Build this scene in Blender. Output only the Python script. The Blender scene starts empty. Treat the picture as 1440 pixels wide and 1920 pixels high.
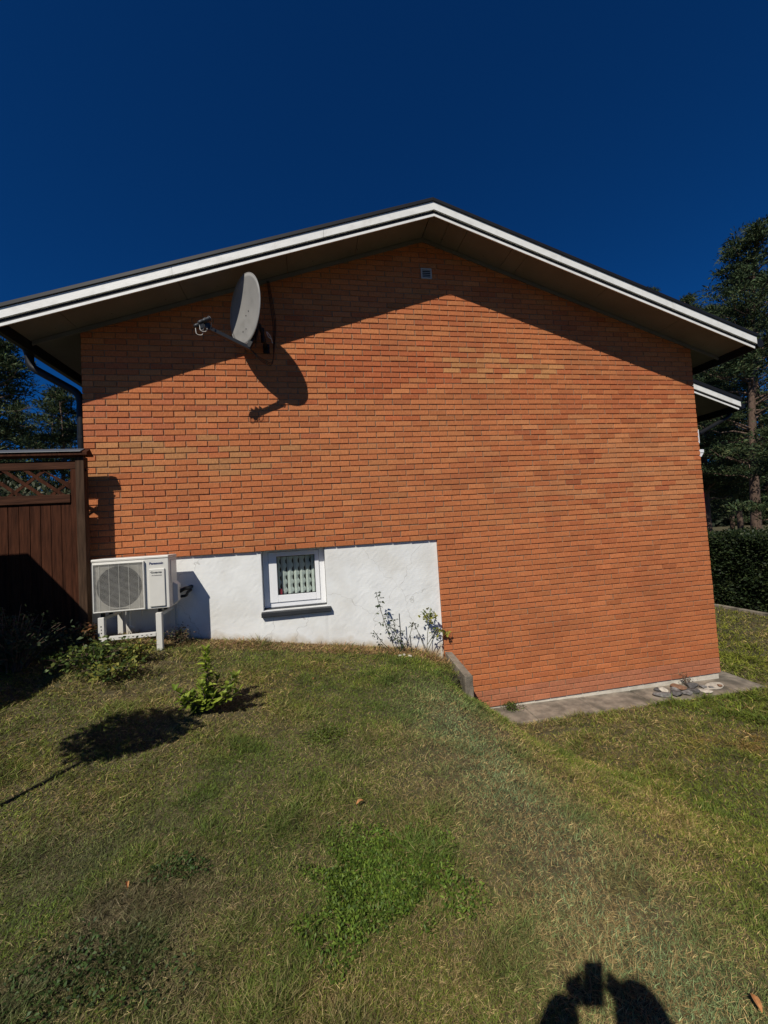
import bpy, bmesh, math, random
import numpy as np
from mathutils import Vector, Matrix, Euler
random.seed(7); RNG=np.random.default_rng(7)
SC=bpy.context.scene; COL=SC.collection
V=Vector
# ------------------------------------------------------------------ camera, sky, sun, exposure
YAW,PITCH,ROLL=0.182064,0.042301,-0.0600944
CAM=V((2.60641,-5.22260,2.643514)); FPX=745.0
cy,sy=math.cos(YAW),math.sin(YAW); cp,sp=math.cos(PITCH),math.sin(PITCH); cr,sr=math.cos(ROLL),math.sin(ROLL)
FW=V((sy*cp,cy*cp,sp)); R0=V((cy,-sy,0)); U0=R0.cross(FW)
RT=cr*R0+sr*U0; UP=-sr*R0+cr*U0
cd=bpy.data.cameras.new('camera'); cam=bpy.data.objects.new('camera',cd); COL.objects.link(cam)
cd.sensor_fit='HORIZONTAL'; cd.sensor_width=36; cd.lens=36*FPX/1440; cd.clip_start=.02; cd.clip_end=2000
m=Matrix((RT,UP,-FW)).transposed().to_4x4(); m.translation=CAM; cam.matrix_world=m
SC.camera=cam
SUND=V((0.389,0.588,-0.709)).normalized()      # direction the light travels
w=bpy.data.worlds.new('World'); SC.world=w; w.use_nodes=True
nt=w.node_tree; bg=nt.nodes['Background']
sky=nt.nodes.new('ShaderNodeTexSky'); sky.sky_type='NISHITA'; sky.sun_disc=False
sky.sun_elevation=math.radians(45.2); sky.sun_rotation=math.radians(213.5)
sky.altitude=1500; sky.air_density=1.0; sky.dust_density=0.0; sky.ozone_density=5.0
tint=nt.nodes.new('ShaderNodeVectorMath'); tint.operation='MULTIPLY'; tint.inputs[1].default_value=(.07,.60,1.22)
nt.links.new(sky.outputs[0],tint.inputs[0]); nt.links.new(tint.outputs[0],bg.inputs[0]); bg.inputs[1].default_value=0.05
sl=bpy.data.lights.new('sun','SUN'); sl.energy=5.0; sl.angle=math.radians(.5); sl.color=(1,.95,.86)
so=bpy.data.objects.new('sun',sl); COL.objects.link(so); so.rotation_euler=SUND.to_track_quat('-Z','Y').to_euler(); so.location=(-6,-10,14)
vs=SC.view_settings; SC.display_settings.display_device='sRGB'; vs.view_transform='Standard'; vs.look='None'; vs.gamma=1; vs.exposure=-0.22; vs.use_curve_mapping=False
SC.render.engine='CYCLES'

# ------------------------------------------------------------------ helpers
def tag(o,label=None,cat=None,group=None,kind=None):
    if label: o['label']=label
    if cat: o['category']=cat
    if group: o['group']=group
    if kind: o['kind']=kind
    return o
def empty(name,loc=(0,0,0),label=None,cat=None,group=None):
    o=bpy.data.objects.new(name,None); COL.objects.link(o); o.location=loc; o.empty_display_size=.1
    return tag(o,label,cat,group)
def link(name,me,parent=None):
    o=bpy.data.objects.new(name,me); COL.objects.link(o)
    if parent:
        o.parent=parent
        p=parent; L=V((0,0,0))
        while p: L+=V(p.location); p=p.parent
        o.location=-L                      # meshes are written in world coordinates
    return o
class MB:
    def __init__(s): s.v=[]; s.f=[]; s.c=[]
    def quad(s,a,b,c,d,col=None): n=len(s.v); s.v+=[tuple(a),tuple(b),tuple(c),tuple(d)]; s.f.append((n,n+1,n+2,n+3)); s.c.append(col)
    def tri(s,a,b,c,col=None): n=len(s.v); s.v+=[tuple(a),tuple(b),tuple(c)]; s.f.append((n,n+1,n+2)); s.c.append(col)
    def hexa(s,p,col=None):   # p: 8 points, bottom 4 ccw then top 4
        n=len(s.v); s.v+=[tuple(q) for q in p]
        for f in ((3,2,1,0),(4,5,6,7),(0,1,5,4),(1,2,6,5),(2,3,7,6),(3,0,4,7)): s.f.append(tuple(n+i for i in f)); s.c.append(col)
    def box(s,x0,x1,y0,y1,z0,z1,col=None):
        s.hexa([(x0,y0,z0),(x1,y0,z0),(x1,y1,z0),(x0,y1,z0),(x0,y0,z1),(x1,y0,z1),(x1,y1,z1),(x0,y1,z1)],col)
    def bar(s,a,b,wd,dp,up=(0,0,1)):   # rectangular bar from a to b
        a=V(a);b=V(b);d=(b-a).normalized(); u=V(up)
        sd=d.cross(u)
        if sd.length<1e-4: sd=d.cross(V((0,1,0)))
        sd.normalize(); u=sd.cross(d).normalized(); sd=sd*wd/2; u=u*dp/2
        s.hexa([a-sd-u,a+sd-u,b+sd-u,b-sd-u,a-sd+u,a+sd+u,b+sd+u,b-sd+u])
    def tube(s,pts,r,n=8,cap=True):
        pts=[V(p) for p in pts]
        if not hasattr(r,'__len__'): r=[r]*len(pts)
        base=len(s.v); u=None
        for i,p in enumerate(pts):
            t=(pts[min(i+1,len(pts)-1)]-pts[max(i-1,0)]).normalized()
            if u is None:
                u=t.cross(V((0,0,1)))
                if u.length<.05: u=t.cross(V((0,1,0)))
            u=(u-t*u.dot(t)).normalized(); vv=t.cross(u)
            for k in range(n):
                a=2*math.pi*k/n; s.v.append(tuple(p+(u*math.cos(a)+vv*math.sin(a))*r[i]))
        for i in range(len(pts)-1):
            for k in range(n):
                a=base+i*n+k; b=base+i*n+(k+1)%n; s.f.append((a,b,b+n,a+n)); s.c.append(None)
        if cap:
            s.f.append(tuple(base+k for k in reversed(range(n)))); s.c.append(None)
            e=base+(len(pts)-1)*n; s.f.append(tuple(e+k for k in range(n))); s.c.append(None)
    def build(s,name,mat,parent=None,smooth=False,bevel=0):
        me=bpy.data.meshes.new(name); me.from_pydata(s.v,[],s.f)
        if any(c is not None for c in s.c):
            at=me.color_attributes.new('tone','FLOAT_COLOR','CORNER'); arr=np.ones((len(me.loops),4),np.float32); i=0
            for f,c in zip(s.f,s.c):
                if c is not None: arr[i:i+len(f),:3]=c
                i+=len(f)
            at.data.foreach_set('color',arr.ravel())
        if smooth: me.shade_smooth()
        me.materials.append(mat); me.update()
        o=link(name,me,parent)
        if bevel:
            b=o.modifiers.new('bevel','BEVEL'); b.width=bevel; b.segments=2; b.limit_method='ANGLE'
        return o
def fastmesh(name,verts,faces,mat,cols=None,parent=None,smooth=False):
    """verts (N,3), faces (M,k), cols per vertex"""
    me=bpy.data.meshes.new(name); N=len(verts); M,k=faces.shape
    me.vertices.add(N); me.vertices.foreach_set('co',np.asarray(verts,np.float32).ravel())
    me.loops.add(M*k); me.loops.foreach_set('vertex_index',faces.astype(np.int32).ravel())
    me.polygons.add(M); me.polygons.foreach_set('loop_start',(np.arange(M)*k).astype(np.int32))
    try: me.polygons.foreach_set('loop_total',np.full(M,k,np.int32))
    except Exception: pass
    me.update(calc_edges=True)
    if cols is not None:
        at=me.color_attributes.new('tone','FLOAT_COLOR','POINT'); a=np.ones((N,4),np.float32); a[:,:3]=cols; at.data.foreach_set('color',a.ravel())
    if smooth: me.shade_smooth()
    me.materials.append(mat)
    return link(name,me,parent)
# ---- materials
def mat(name,col=(.5,.5,.5),rough=.6,var=.15,scale=8,stretch=(1,1,1),bump=0,bscale=60,bstretch=(1,1,1),metal=0,spec=.4,attr=None,objcol=False,dark=None,darkscale=2,darkamt=.5,transl=0,coat=0):
    m=bpy.data.materials.new(name); m.use_nodes=True; n=m.node_tree; L=n.links; N=n.nodes; b=N['Principled BSDF']
    b.inputs['Roughness'].default_value=rough; b.inputs['Metallic'].default_value=metal; b.inputs['Specular IOR Level'].default_value=spec
    if coat: b.inputs['Coat Weight'].default_value=coat
    g=N.new('ShaderNodeNewGeometry')
    def noise(sc,st,det=4):
        mp=N.new('ShaderNodeVectorMath'); mp.operation='MULTIPLY'; mp.inputs[1].default_value=st
        L.new(g.outputs['Position'],mp.inputs[0]); t=N.new('ShaderNodeTexNoise'); t.inputs['Scale'].default_value=sc; t.inputs['Detail'].default_value=det
        L.new(mp.outputs[0],t.inputs['Vector']); return t.outputs['Fac']
    if attr: a=N.new('ShaderNodeAttribute'); a.attribute_name='tone'; base=a.outputs['Color']
    elif objcol: a=N.new('ShaderNodeObjectInfo'); base=a.outputs['Color']
    else: a=N.new('ShaderNodeRGB'); a.outputs[0].default_value=(*col,1); base=a.outputs[0]
    f=noise(scale,stretch)
    mr=N.new('ShaderNodeMapRange'); mr.inputs['From Min'].default_value=.3; mr.inputs['From Max'].default_value=.7; mr.inputs['To Min'].default_value=1-var; mr.inputs['To Max'].default_value=1+var
    L.new(f,mr.inputs['Value'])
    mx=N.new('ShaderNodeVectorMath'); mx.operation='SCALE'; L.new(base,mx.inputs[0]); L.new(mr.outputs[0],mx.inputs['Scale'])
    out=mx.outputs[0]
    if dark:
        f2=noise(darkscale,(1,1,1),6); cr_=N.new('ShaderNodeMapRange'); cr_.inputs['From Min'].default_value=.5; cr_.inputs['From Max'].default_value=.68; cr_.inputs['To Max'].default_value=darkamt
        L.new(f2,cr_.inputs['Value']); mm=N.new('ShaderNodeMix'); mm.data_type='RGBA'; L.new(cr_.outputs[0],mm.inputs['Factor']); L.new(out,mm.inputs['A']); mm.inputs['B'].default_value=(*dark,1); out=mm.outputs['Result']
    L.new(out,b.inputs['Base Color'])
    if bump:
        fb=noise(bscale,bstretch); bp=N.new('ShaderNodeBump'); bp.inputs['Strength'].default_value=bump; bp.inputs['Distance'].default_value=.01
        L.new(fb,bp.inputs['Height']); L.new(bp.outputs[0],b.inputs['Normal'])
    if transl:
        ts=N.new('ShaderNodeBsdfTranslucent'); L.new(out,ts.inputs['Color']); ms=N.new('ShaderNodeMixShader'); ms.inputs[0].default_value=transl
        L.new(b.outputs[0],ms.inputs[1]); L.new(ts.outputs[0],ms.inputs[2]); L.new(ms.outputs[0],N['Material Output'].inputs['Surface'])
    return m
M={}
M['brick_obj']=mat('fired_clay_single',rough=.85,dark=(.30,.095,.04),darkscale=1.1,darkamt=.32,var=.22,scale=60,stretch=(1.6,1,.35),bump=.5,bscale=160,bstretch=(1.5,1,.4),objcol=True,spec=.2)
M['brick_att']=mat('fired_clay',rough=.85,dark=(.30,.095,.04),darkscale=1.1,darkamt=.32,var=.22,scale=60,stretch=(1.6,1,.35),bump=.5,bscale=160,bstretch=(1.5,1,.4),attr=True,spec=.2)
M['mortar']=mat('mortar',(.29,.185,.11),.95,.25,30,bump=.6,bscale=200)
M['render']=mat('white_render',(.80,.80,.77),.9,.05,5,bump=.12,bscale=34,bstretch=(.6,1,2.4),dark=(.55,.50,.40),darkscale=1.6,darkamt=.3)
def plaster_dirt(m):
    n=m.node_tree; N=n.nodes; L=n.links; b=N['Principled BSDF']; src=b.inputs['Base Color'].links[0].from_socket; g=N.new('ShaderNodeNewGeometry'); sx=N.new('ShaderNodeSeparateXYZ'); L.new(g.outputs['Position'],sx.inputs[0])
    a=N.new('ShaderNodeMath'); a.operation='MULTIPLY_ADD'; a.inputs[1].default_value=.155; L.new(sx.outputs['X'],a.inputs[0]); L.new(sx.outputs['Z'],a.inputs[2])
    t=N.new('ShaderNodeTexNoise'); t.inputs['Scale'].default_value=5; t.inputs['Detail'].default_value=6; L.new(g.outputs['Position'],t.inputs['Vector'])
    d=N.new('ShaderNodeMath'); d.operation='MULTIPLY_ADD'; d.inputs[1].default_value=-.30; L.new(t.outputs['Fac'],d.inputs[0]); L.new(a.outputs[0],d.inputs[2])
    mr=N.new('ShaderNodeMapRange'); mr.inputs['From Min'].default_value=1.60-.02; mr.inputs['From Max'].default_value=1.47; mr.inputs['To Max'].default_value=.75; L.new(d.outputs[0],mr.inputs['Value'])
    mx=N.new('ShaderNodeMix'); mx.data_type='RGBA'; L.new(mr.outputs[0],mx.inputs['Factor']); L.new(src,mx.inputs['A']); mx.inputs['B'].default_value=(.42,.33,.20,1)
    vo=N.new('ShaderNodeTexVoronoi'); vo.feature='DISTANCE_TO_EDGE'; vo.inputs['Scale'].default_value=.9; nz=N.new('ShaderNodeTexNoise'); nz.inputs['Scale'].default_value=6; va=N.new('ShaderNodeVectorMath'); va.operation='MULTIPLY_ADD'; va.inputs[1].default_value=(.25,.25,.25)
    L.new(g.outputs['Position'],nz.inputs['Vector']); L.new(nz.outputs['Color'],va.inputs[0]); L.new(g.outputs['Position'],va.inputs[2]); L.new(va.outputs[0],vo.inputs['Vector'])
    cm=N.new('ShaderNodeMapRange'); cm.inputs['From Max'].default_value=.004; cm.inputs['To Min'].default_value=.45; cm.inputs['To Max'].default_value=0; L.new(vo.outputs['Distance'],cm.inputs['Value'])
    m2=N.new('ShaderNodeMix'); m2.data_type='RGBA'; L.new(cm.outputs[0],m2.inputs['Factor']); L.new(mx.outputs['Result'],m2.inputs['A']); m2.inputs['B'].default_value=(.25,.23,.19,1)
    L.new(m2.outputs['Result'],b.inputs['Base Color'])
plaster_dirt(M['render'])
M['plinth']=mat('plinth_render',(.62,.57,.47),.9,.15,6,bump=.5,bscale=60,dark=(.3,.27,.2),darkscale=5,darkamt=.4)
M['white']=mat('white_paint',(.80,.79,.74),.5,.06,12,stretch=(.3,1,1),bump=.15,bscale=90,dark=(.45,.42,.36),darkscale=9,darkamt=.25)
M['pvc']=mat('white_plastic',(.82,.82,.82),.35,.02,4)
M['hpwhite']=mat('painted_steel_white',(.68,.66,.60),.4,.04,6)
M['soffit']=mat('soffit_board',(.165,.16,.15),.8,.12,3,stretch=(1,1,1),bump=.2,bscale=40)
M['black']=mat('black_sheet_metal',(.012,.012,.013),.5,.2,6,spec=.25)
M['rooftop']=mat('roofing',(.045,.045,.048),.55,.25,20,bump=.3,bscale=80)
M['darkgrey']=mat('dark_grey_metal',(.028,.030,.033),.5,.15,10)
M['dish']=mat('grey_powder_coat',(.28,.27,.25),.5,.07,5,dark=(.17,.165,.15),darkscale=6,darkamt=.4)
M['concrete']=mat('concrete',(.25,.21,.16),.95,.35,9,bump=.8,bscale=70,dark=(.085,.075,.055),darkscale=2.6,darkamt=.85)
M['wood']=mat('brown_stained_wood',(.055,.019,.009),.85,.45,14,stretch=(3,3,.25),bump=.5,bscale=60,bstretch=(3,3,.25),spec=.12)
M['wood2']=mat('brown_stained_post',(.062,.036,.022),.85,.35,14,spec=.12,stretch=(3,3,.25),bump=.4,bscale=60,bstretch=(3,3,.25))
M['woodh']=mat('brown_stained_rail',(.058,.024,.013),.85,.4,14,spec=.12,stretch=(.25,3,3),bump=.4,bscale=60,bstretch=(.25,3,3))
M['bark']=mat('pine_bark',(.13,.085,.06),.95,.4,9,stretch=(2,2,.6),bump=.9,bscale=14,bstretch=(2,2,.7))
M['leaf']=mat('foliage',rough=.55,var=.25,scale=6,attr=True,transl=.25,spec=.3)
M['needle']=mat('needles',rough=.7,var=.3,scale=1.2,attr=True,transl=.1,spec=.2)
M['grass']=mat('grass_blade',rough=.6,var=.2,scale=5,attr=True,transl=.2,spec=.25)
M['soil']=mat('lawn_thatch',(.095,.078,.038),.95,.5,9,bump=.9,bscale=60,dark=(.05,.055,.02),darkscale=3,darkamt=.8)
M['glass']=None
def glassmat():
    m=bpy.data.materials.new('window_glass'); m.use_nodes=True; b=m.node_tree.nodes['Principled BSDF']
    b.inputs['Base Color'].default_value=(.9,.95,.93,1); b.inputs['Roughness'].default_value=.02; b.inputs['Transmission Weight'].default_value=1; b.inputs['IOR'].default_value=1.01
    g=m.node_tree.nodes.new('ShaderNodeBsdfGlossy'); g.inputs['Roughness'].default_value=.02
    ms=m.node_tree.nodes.new('ShaderNodeMixShader'); lw=m.node_tree.nodes.new('ShaderNodeLayerWeight'); fr=m.node_tree.nodes.new('ShaderNodeMath'); fr.operation='MULTIPLY_ADD'; fr.inputs[1].default_value=.5; fr.inputs[2].default_value=.04
    pw=m.node_tree.nodes.new('ShaderNodeMath'); pw.operation='POWER'; pw.inputs[1].default_value=4; m.node_tree.links.new(lw.outputs['Facing'],pw.inputs[0]); m.node_tree.links.new(pw.outputs[0],fr.inputs[0])
    tb=m.node_tree.nodes.new('ShaderNodeBsdfTransparent'); tb.inputs[0].default_value=(.96,.985,.97,1)
    L=m.node_tree.links; L.new(fr.outputs[0],ms.inputs[0]); L.new(tb.outputs[0],ms.inputs[1]); L.new(g.outputs[0],ms.inputs[2]); L.new(ms.outputs[0],m.node_tree.nodes['Material Output'].inputs[0])
    return m
M['glass']=glassmat()

# ------------------------------------------------------------------ terrain
def sstep(a,b,x):
    t=np.clip((x-a)/(b-a),0,1); return t*t*(3-2*t)
def terrain(x,y):
    x=np.asarray(x,float); y=np.asarray(y,float)
    k=sstep(0,4.5,-y)
    zl=(1.30-.155*(x-2))*(1-k)+(1.13-.05*(x-2))*k
    zl=np.minimum(zl,1.75)
    zr=.03+.06*sstep(9,5,x)+.16*sstep(-1.2,-6,y)
    ys=[-8,-4,-2,-1.7,-1,-.75,-.62,0,2,8]
    xc=.06*np.sin(y*3.1)+np.interp(y,ys,[6.4,5.45,4.72,4.58,4.42,4.42,4.33,4.33,4.33,4.33])
    wd=np.interp(y,ys,[3.3,2.5,1.35,1.1,.62,.42,.035,.035,3,4])
    s=1-sstep(xc-wd,xc+wd,x)
    slabz=sstep(4.42,4.6,x)*sstep(9.15,9.0,x)*sstep(-.5,-.40,y)
    zl=zl-.10*np.exp(-((x-4.22)/.24)**2)*sstep(-1.6,-.7,y)
    return zr+(np.maximum(zl,0)-zr)*s-.07*slabz
def T(x,y): return float(terrain(x,y))
def wob(x,y): return .012*np.sin(2.3*x+1.1*y)*np.sin(1.7*y-.6*x)+.008*np.sin(5.1*x-3.3*y)+.006*np.sin(7.7*y+4.1*x)
def groundz(x,y): 
    fl=np.where((np.asarray(y)>-.75),0.,1.)
    return terrain(x,y)+wob(x,y)*fl
xs=np.unique(np.concatenate([np.linspace(-400,-20,20),np.linspace(-20,-4,17),np.arange(-4,13,.06),np.linspace(13,30,18),np.linspace(30,400,20),[4.27,4.285,4.30,4.32,4.34,4.36,4.375]]))
ys=np.unique(np.concatenate([np.linspace(-300,-20,14),np.linspace(-20,-8,13),np.arange(-8,1,.06),np.linspace(1,20,40),np.linspace(20,500,24)]))
X,Y=np.meshgrid(xs,ys); Z=groundz(X,Y)
gv=np.stack([X,Y,Z],-1).reshape(-1,3); nx,ny=len(xs),len(ys)
ii=(np.arange(ny-1)[:,None]*nx+np.arange(nx-1)[None]).ravel()
gf=np.stack([ii,ii+1,ii+nx+1,ii+nx],-1)
tag(fastmesh('ground',gv,gf,M['soil'],smooth=True),'lawn soil and thatch sloping down from left to right beside the house',kind='structure')

# ------------------------------------------------------------------ the house
XW=8.69; XA=4.345; SL=.333
house=empty('brick_house',(0,0,0),'orange brick house with shallow gable, white fascia boards and white rendered basement strip','house')
ZB=.125; CH=.075; BL=.252; BJ=.011
ztop=lambda x: 6.70-SL*abs(x-XA)
# backing (mortar plane) as a solid gable block, lower left part set further back for the render
mb=MB(); Y0=.0105
def gable_ring(y,zl=ZB): return [(0.012,y,zl),(XW-.012,y,zl),(XW-.012,y,ztop(XW)-.01),(XA,y,ztop(XA)-.01),(0.012,y,ztop(0)-.01)]
RZ=2.50; RX=4.284
# upper block + lower right block (front skin), depth .03..; body behind
def poly(mb,pts,y0,y1):
    n=len(pts); b=len(mb.v)
    mb.v+=[(x,y0,z) for x,z in pts]+[(x,y1,z) for x,z in pts]
    mb.f.append(tuple(b+i for i in range(n))); mb.c.append(None)
    mb.f.append(tuple(b+n+i for i in reversed(range(n)))); mb.c.append(None)
    for i in range(n):
        j=(i+1)%n; mb.f.append((b+j,b+i,b+n+i,b+n+j)); mb.c.append(None)
poly(mb,[(.012,RZ),(RX+.003,RZ),(RX+.003,ZB+.001),(XW-.012,ZB+.001),(XW-.012,ztop(XW)-.01),(XA,ztop(XA)-.01),(.012,ztop(0)-.01)],Y0,.115)
mb.build('mortar_bed',M['mortar'],house)
mb=MB(); poly(mb,[(.02,RZ+.005),(RX+.02,RZ+.005),(RX+.02,-.3),(XW-.02,-.3),(XW-.02,ztop(XW)-.02),(XA,ztop(XA)-.02),(.02,ztop(0)-.02)],.117,12.0)
mb.build('side_wall',M['mortar'],house)
# brick tone
PAL=[((.50,.160,.058),.58),((.52,.185,.068),.2),((.46,.135,.050),.15),((.50,.19,.072),.04),((.40,.115,.047),.03)]
def lf(x,z): return math.sin(x*1.1+z*.7+1)*.5+math.sin(z*2.3-x*.4)*.35+math.sin(x*2.9+z*1.7)*.25
def tone(x,z,k):
    r=random.random(); a=0
    for c,p in PAL:
        a+=p
        if r<=a: break
    c=V(c); t=.5+.5*math.tanh(lf(x,z)*1.3)
    c=c.lerp(V((.53,.200,.075)),.45*t)
    d=lambda cx,cz,rx,rz: math.exp(-((x-cx)/rx)**2-((z-cz)/rz)**2)
    if random.random()<.9*d(5.4,4.85,.75,.22): c=c.lerp(V((.56,.27,.10)),.75)
    if random.random()<.9*d(3.7,4.75,.9,.42): c=V((.46,.13,.048))
    if random.random()<.8*d(.3,3.72,1.6,.2): c=c.lerp(V((.43,.215,.085)),.7)
    if random.random()<.5*d(.4,4.1,1.4,.3): c=V((.47,.145,.06))
    if random.random()<.9*d(7.6,4.45,1.6,.28): c=V((.47,.14,.052))
    if random.random()<.7*d(8.0,3.4,1.8,.7): c=V((.53,.205,.08))
    if x>4.2 and z<2.5: c=c.lerp(V((.495,.155,.057)),.55)
    if z<.35: c=c.lerp(V((.42,.17,.10)),.6)
    c=c*(1+random.gauss(0,.06))
    return (max(.05,c.x),max(.03,c.y),max(.02,c.z))
def proj(p):
    d=V(p)-CAM; z=d.dot(FW); return 720+FPX*d.dot(RT)/z, 960-FPX*d.dot(UP)/z
def inframe(x,y): return -5<x<1445 and -5<y<1925
bricks=[]
k=0
while ZB+k*CH<6.72:
    z0=ZB+k*CH+BJ/2; z1=ZB+(k+1)*CH-BJ/2
    if k==0: z0=ZB
    lower=(z1<=RZ+.001); xl=RX if lower else 0.0
    off=0 if k%2==0 else BL/2
    xx=0.0; edges=[0.0]
    if off: edges.append(off)
    while edges[-1]<XW-.02: edges.append(edges[-1]+BL)
    edges[-1]=XW
    for a,b in zip(edges[:-1],edges[1:]):
        if b<=xl+.02: continue
        a2=max(a,xl)
        # clip by gable
        if z1>ztop(a2)-.0 and z1>ztop(b): 
            # crop horizontally
            if z0>=max(ztop(a2),ztop(b)) and not (a2<XA<b): continue
            if a2<XA and b<=XA: a2=max(a2,XA-(6.70-z1)/SL)
            elif a2>=XA: b=min(b,XA+(6.70-z1)/SL)
        if z1>6.69: continue
        a3=a2+(BJ/2 if a2>0.001 and a2>xl+.001 else 0); b3=b-(BJ/2 if b<XW-.001 else 0)
        if b3-a3<.03: continue
        bricks.append((a3,b3,z0,z1,k))
    k+=1
def shape(mb,x0,x1,z0,z1,y,col=None,tilt=0):
    c=.0035; yb=y+.085; n=len(mb.v)
    mb.v+=[(x0,yb,z0),(x1,yb,z0),(x1,yb,z1),(x0,yb,z1),(x0,y+c,z0),(x1,y+c+tilt,z0),(x1,y+c+tilt,z1),(x0,y+c,z1),(x0+c,y,z0+c),(x1-c,y+tilt,z0+c),(x1-c,y+tilt,z1-c),(x0+c,y,z1-c)]
    for f in ((8,9,10,11),(4,5,9,8),(5,6,10,9),(6,7,11,10),(7,4,8,11),(0,1,5,4),(1,2,6,5),(2,3,7,6),(3,0,4,7)): mb.f.append(tuple(n+i for i in f)); mb.c.append(col)
def size(b):
    p=[proj((x,0,z)) for x,z in ((b[0],b[2]),(b[1],b[2]),(b[1],b[3]),(b[0],b[3]))]
    if not any(inframe(*q) for q in p): return 0
    hide=(b[2]<3.56 and b[0]<.3)      # behind the fence
    return 0 if hide else abs(sum(p[i][0]*p[(i+1)%4][1]-p[(i+1)%4][0]*p[i][1] for i in range(4)))/2
order=sorted(bricks,key=size,reverse=True)
full=[b for b in order if abs((b[1]-b[0])-(BL-BJ))<.004][:300]
fs=set(id(b) for b in full)
protos=[]
for j in range(3):
    p=MB(); shape(p,0,BL-BJ,0,CH-BJ,0,None,(-.0015,0,.0015)[j]); me=bpy.data.meshes.new('brick'); me.from_pydata(p.v,[],p.f); me.materials.append(M['brick_obj']); protos.append(me)
for b in full:
    o=bpy.data.objects.new('brick',random.choice(protos)); COL.objects.link(o); o.parent=house
    o.location=(b[0]+random.gauss(0,.0008),random.gauss(0,.0012),b[2]+random.gauss(0,.0007)); o.rotation_euler=(random.gauss(0,.006),random.gauss(0,.003),random.gauss(0,.003))
    c=tone((b[0]+b[1])/2,(b[2]+b[3])/2,b[4]); o.color=(*c,1)
mb=MB()
for b in bricks:
    if id(b) in fs: continue
    dz=random.gauss(0,.0009); dx=random.gauss(0,.0014)
    if b[4]==0 : dz=0
    shape(mb,b[0]+dx,b[1]+dx,b[2]+dz,b[3]+dz,random.gauss(0,.0012),tone((b[0]+b[1])/2,(b[2]+b[3])/2,b[4]),random.gauss(0,.0012))
tag(mb.build('brickwork',M['brick_att'],house),kind='stuff')
# rendered basement wall with window opening
WX0,WX1,WZ0,WZ1=1.955,2.755,1.70,2.497
mb=MB(); yr=.034
def rpoly(x0,x1,z0,z1,y1=.25): mb.box(x0,x1,yr,y1,z0,z1)
rng2=random.Random(3)
# front face as a fine uneven grid with a hole
def gridface(x0,x1,z0,z1,st):
    nx_=max(1,int((x1-x0)/st)); nz_=max(1,int((z1-z0)/st)); b=len(mb.v)
    for j in range(nz_+1):
        for i in range(nx_+1):
            x=x0+(x1-x0)*i/nx_; z=z0+(z1-z0)*j/nz_
            e=0 if (i in (0,nx_) or j in (0,nz_)) else 1
            y=yr+.003*(math.sin(x*3.1+z*1.3)+math.sin(z*7-x*2))*e*.5+rng2.gauss(0,.0004)*e
            mb.v.append((x,y,z))
    for j in range(nz_):
        for i in range(nx_): a=b+j*(nx_+1)+i; mb.f.append((a,a+1,a+nx_+2,a+nx_+1)); mb.c.append(None)
for r in ((.0,WX0,.7,RZ-.006),(WX1,RX-.004,.7,RZ-.006),(WX0,WX1,.7,WZ0)): gridface(*r,.035)
mb.quad((WX0,yr,WZ0),(WX0,yr,WZ1),(WX0,.26,WZ1),(WX0,.26,WZ0)); mb.quad((WX1,yr,WZ1),(WX1,yr,WZ0),(WX1,.26,WZ0),(WX1,.26,WZ1))
mb.quad((WX0,yr,WZ0),(WX0,.26,WZ0),(WX1,.26,WZ0),(WX1,yr,WZ0)); mb.quad((WX0,yr,WZ1),(WX1,yr,WZ1),(WX1,.26,WZ1),(WX0,.26,WZ1))
mb.quad((0,yr,.7),(0,yr,RZ),(0,12,RZ),(0,12,.7))
mb.build('foundation_wall',M['render'],house,smooth=False)
# plaster blobs under the brick edge
mb=MB()
for i in range(34):
    x=.3+i*.126+random.uniform(-.02,.02)
    if x<RX-.05 and random.random()<.7:
        mb.tube([(x,.015,RZ-.004),(x,.02,RZ-.012-random.random()*.008)],[.007,.003],5)
mb.build('mortar_drip',M['render'],house)
mb=MB()
mb.box(RX+.02,XW-.018,.022,.115,-.2,ZB-.004)
mb.build('plinth',M['plinth'],house,bevel=.004)
# room behind the window
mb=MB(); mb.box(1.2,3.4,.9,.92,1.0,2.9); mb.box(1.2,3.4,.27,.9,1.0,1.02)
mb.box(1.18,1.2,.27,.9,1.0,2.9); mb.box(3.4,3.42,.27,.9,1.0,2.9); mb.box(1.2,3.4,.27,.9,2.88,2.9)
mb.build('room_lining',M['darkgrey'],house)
# window
win=MB(); yf=.165
win.box(WX0+.004,WX0+.075,yf,yf+.07,WZ0+.012,WZ1-.004); win.box(WX1-.075,WX1-.004,yf,yf+.07,WZ0+.012,WZ1-.004)
win.box(WX0+.075,WX1-.075,yf,yf+.07,WZ1-.07,WZ1-.004); win.box(WX0+.075,WX1-.075,yf,yf+.07,WZ0+.012,WZ0+.07)
wo=win.build('window_frame',M['pvc'],house,bevel=.004)
sx0,sx1,sz0,sz1=WX0+.078,WX1-.078,WZ0+.073,WZ1-.073; gx0,gx1,gz0,gz1=2.135,2.622,1.865,2.365
s=MB(); y0=yf-.014; y1=yf+.05
s.box(sx0,gx0,y0,y1,sz0,sz1); s.box(gx1,sx1,y0,y1,sz0,sz1); s.box(gx0,gx1,y0,y1,gz1,sz1); s.box(gx0,gx1,y0,y1,sz0,gz0)
s.build('sash',M['pvc'],wo,bevel=.005)
s=MB()
for a in ((gx0-.001,gx0+.008,gz0,gz1),(gx1-.008,gx1+.001,gz0,gz1),(gx0+.008,gx1-.008,gz1-.008,gz1),(gx0+.008,gx1-.008,gz0,gz0+.008)): s.box(a[0],a[1],y0+.004,y0+.02,a[2],a[3])
s.build('glazing_gasket',M['black'],wo)
s=MB(); s.box(gx0+.002,gx1-.002,y0+.022,y0+.028,gz0+.002,gz1-.002); s.build('pane',M['glass'],wo)
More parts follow.
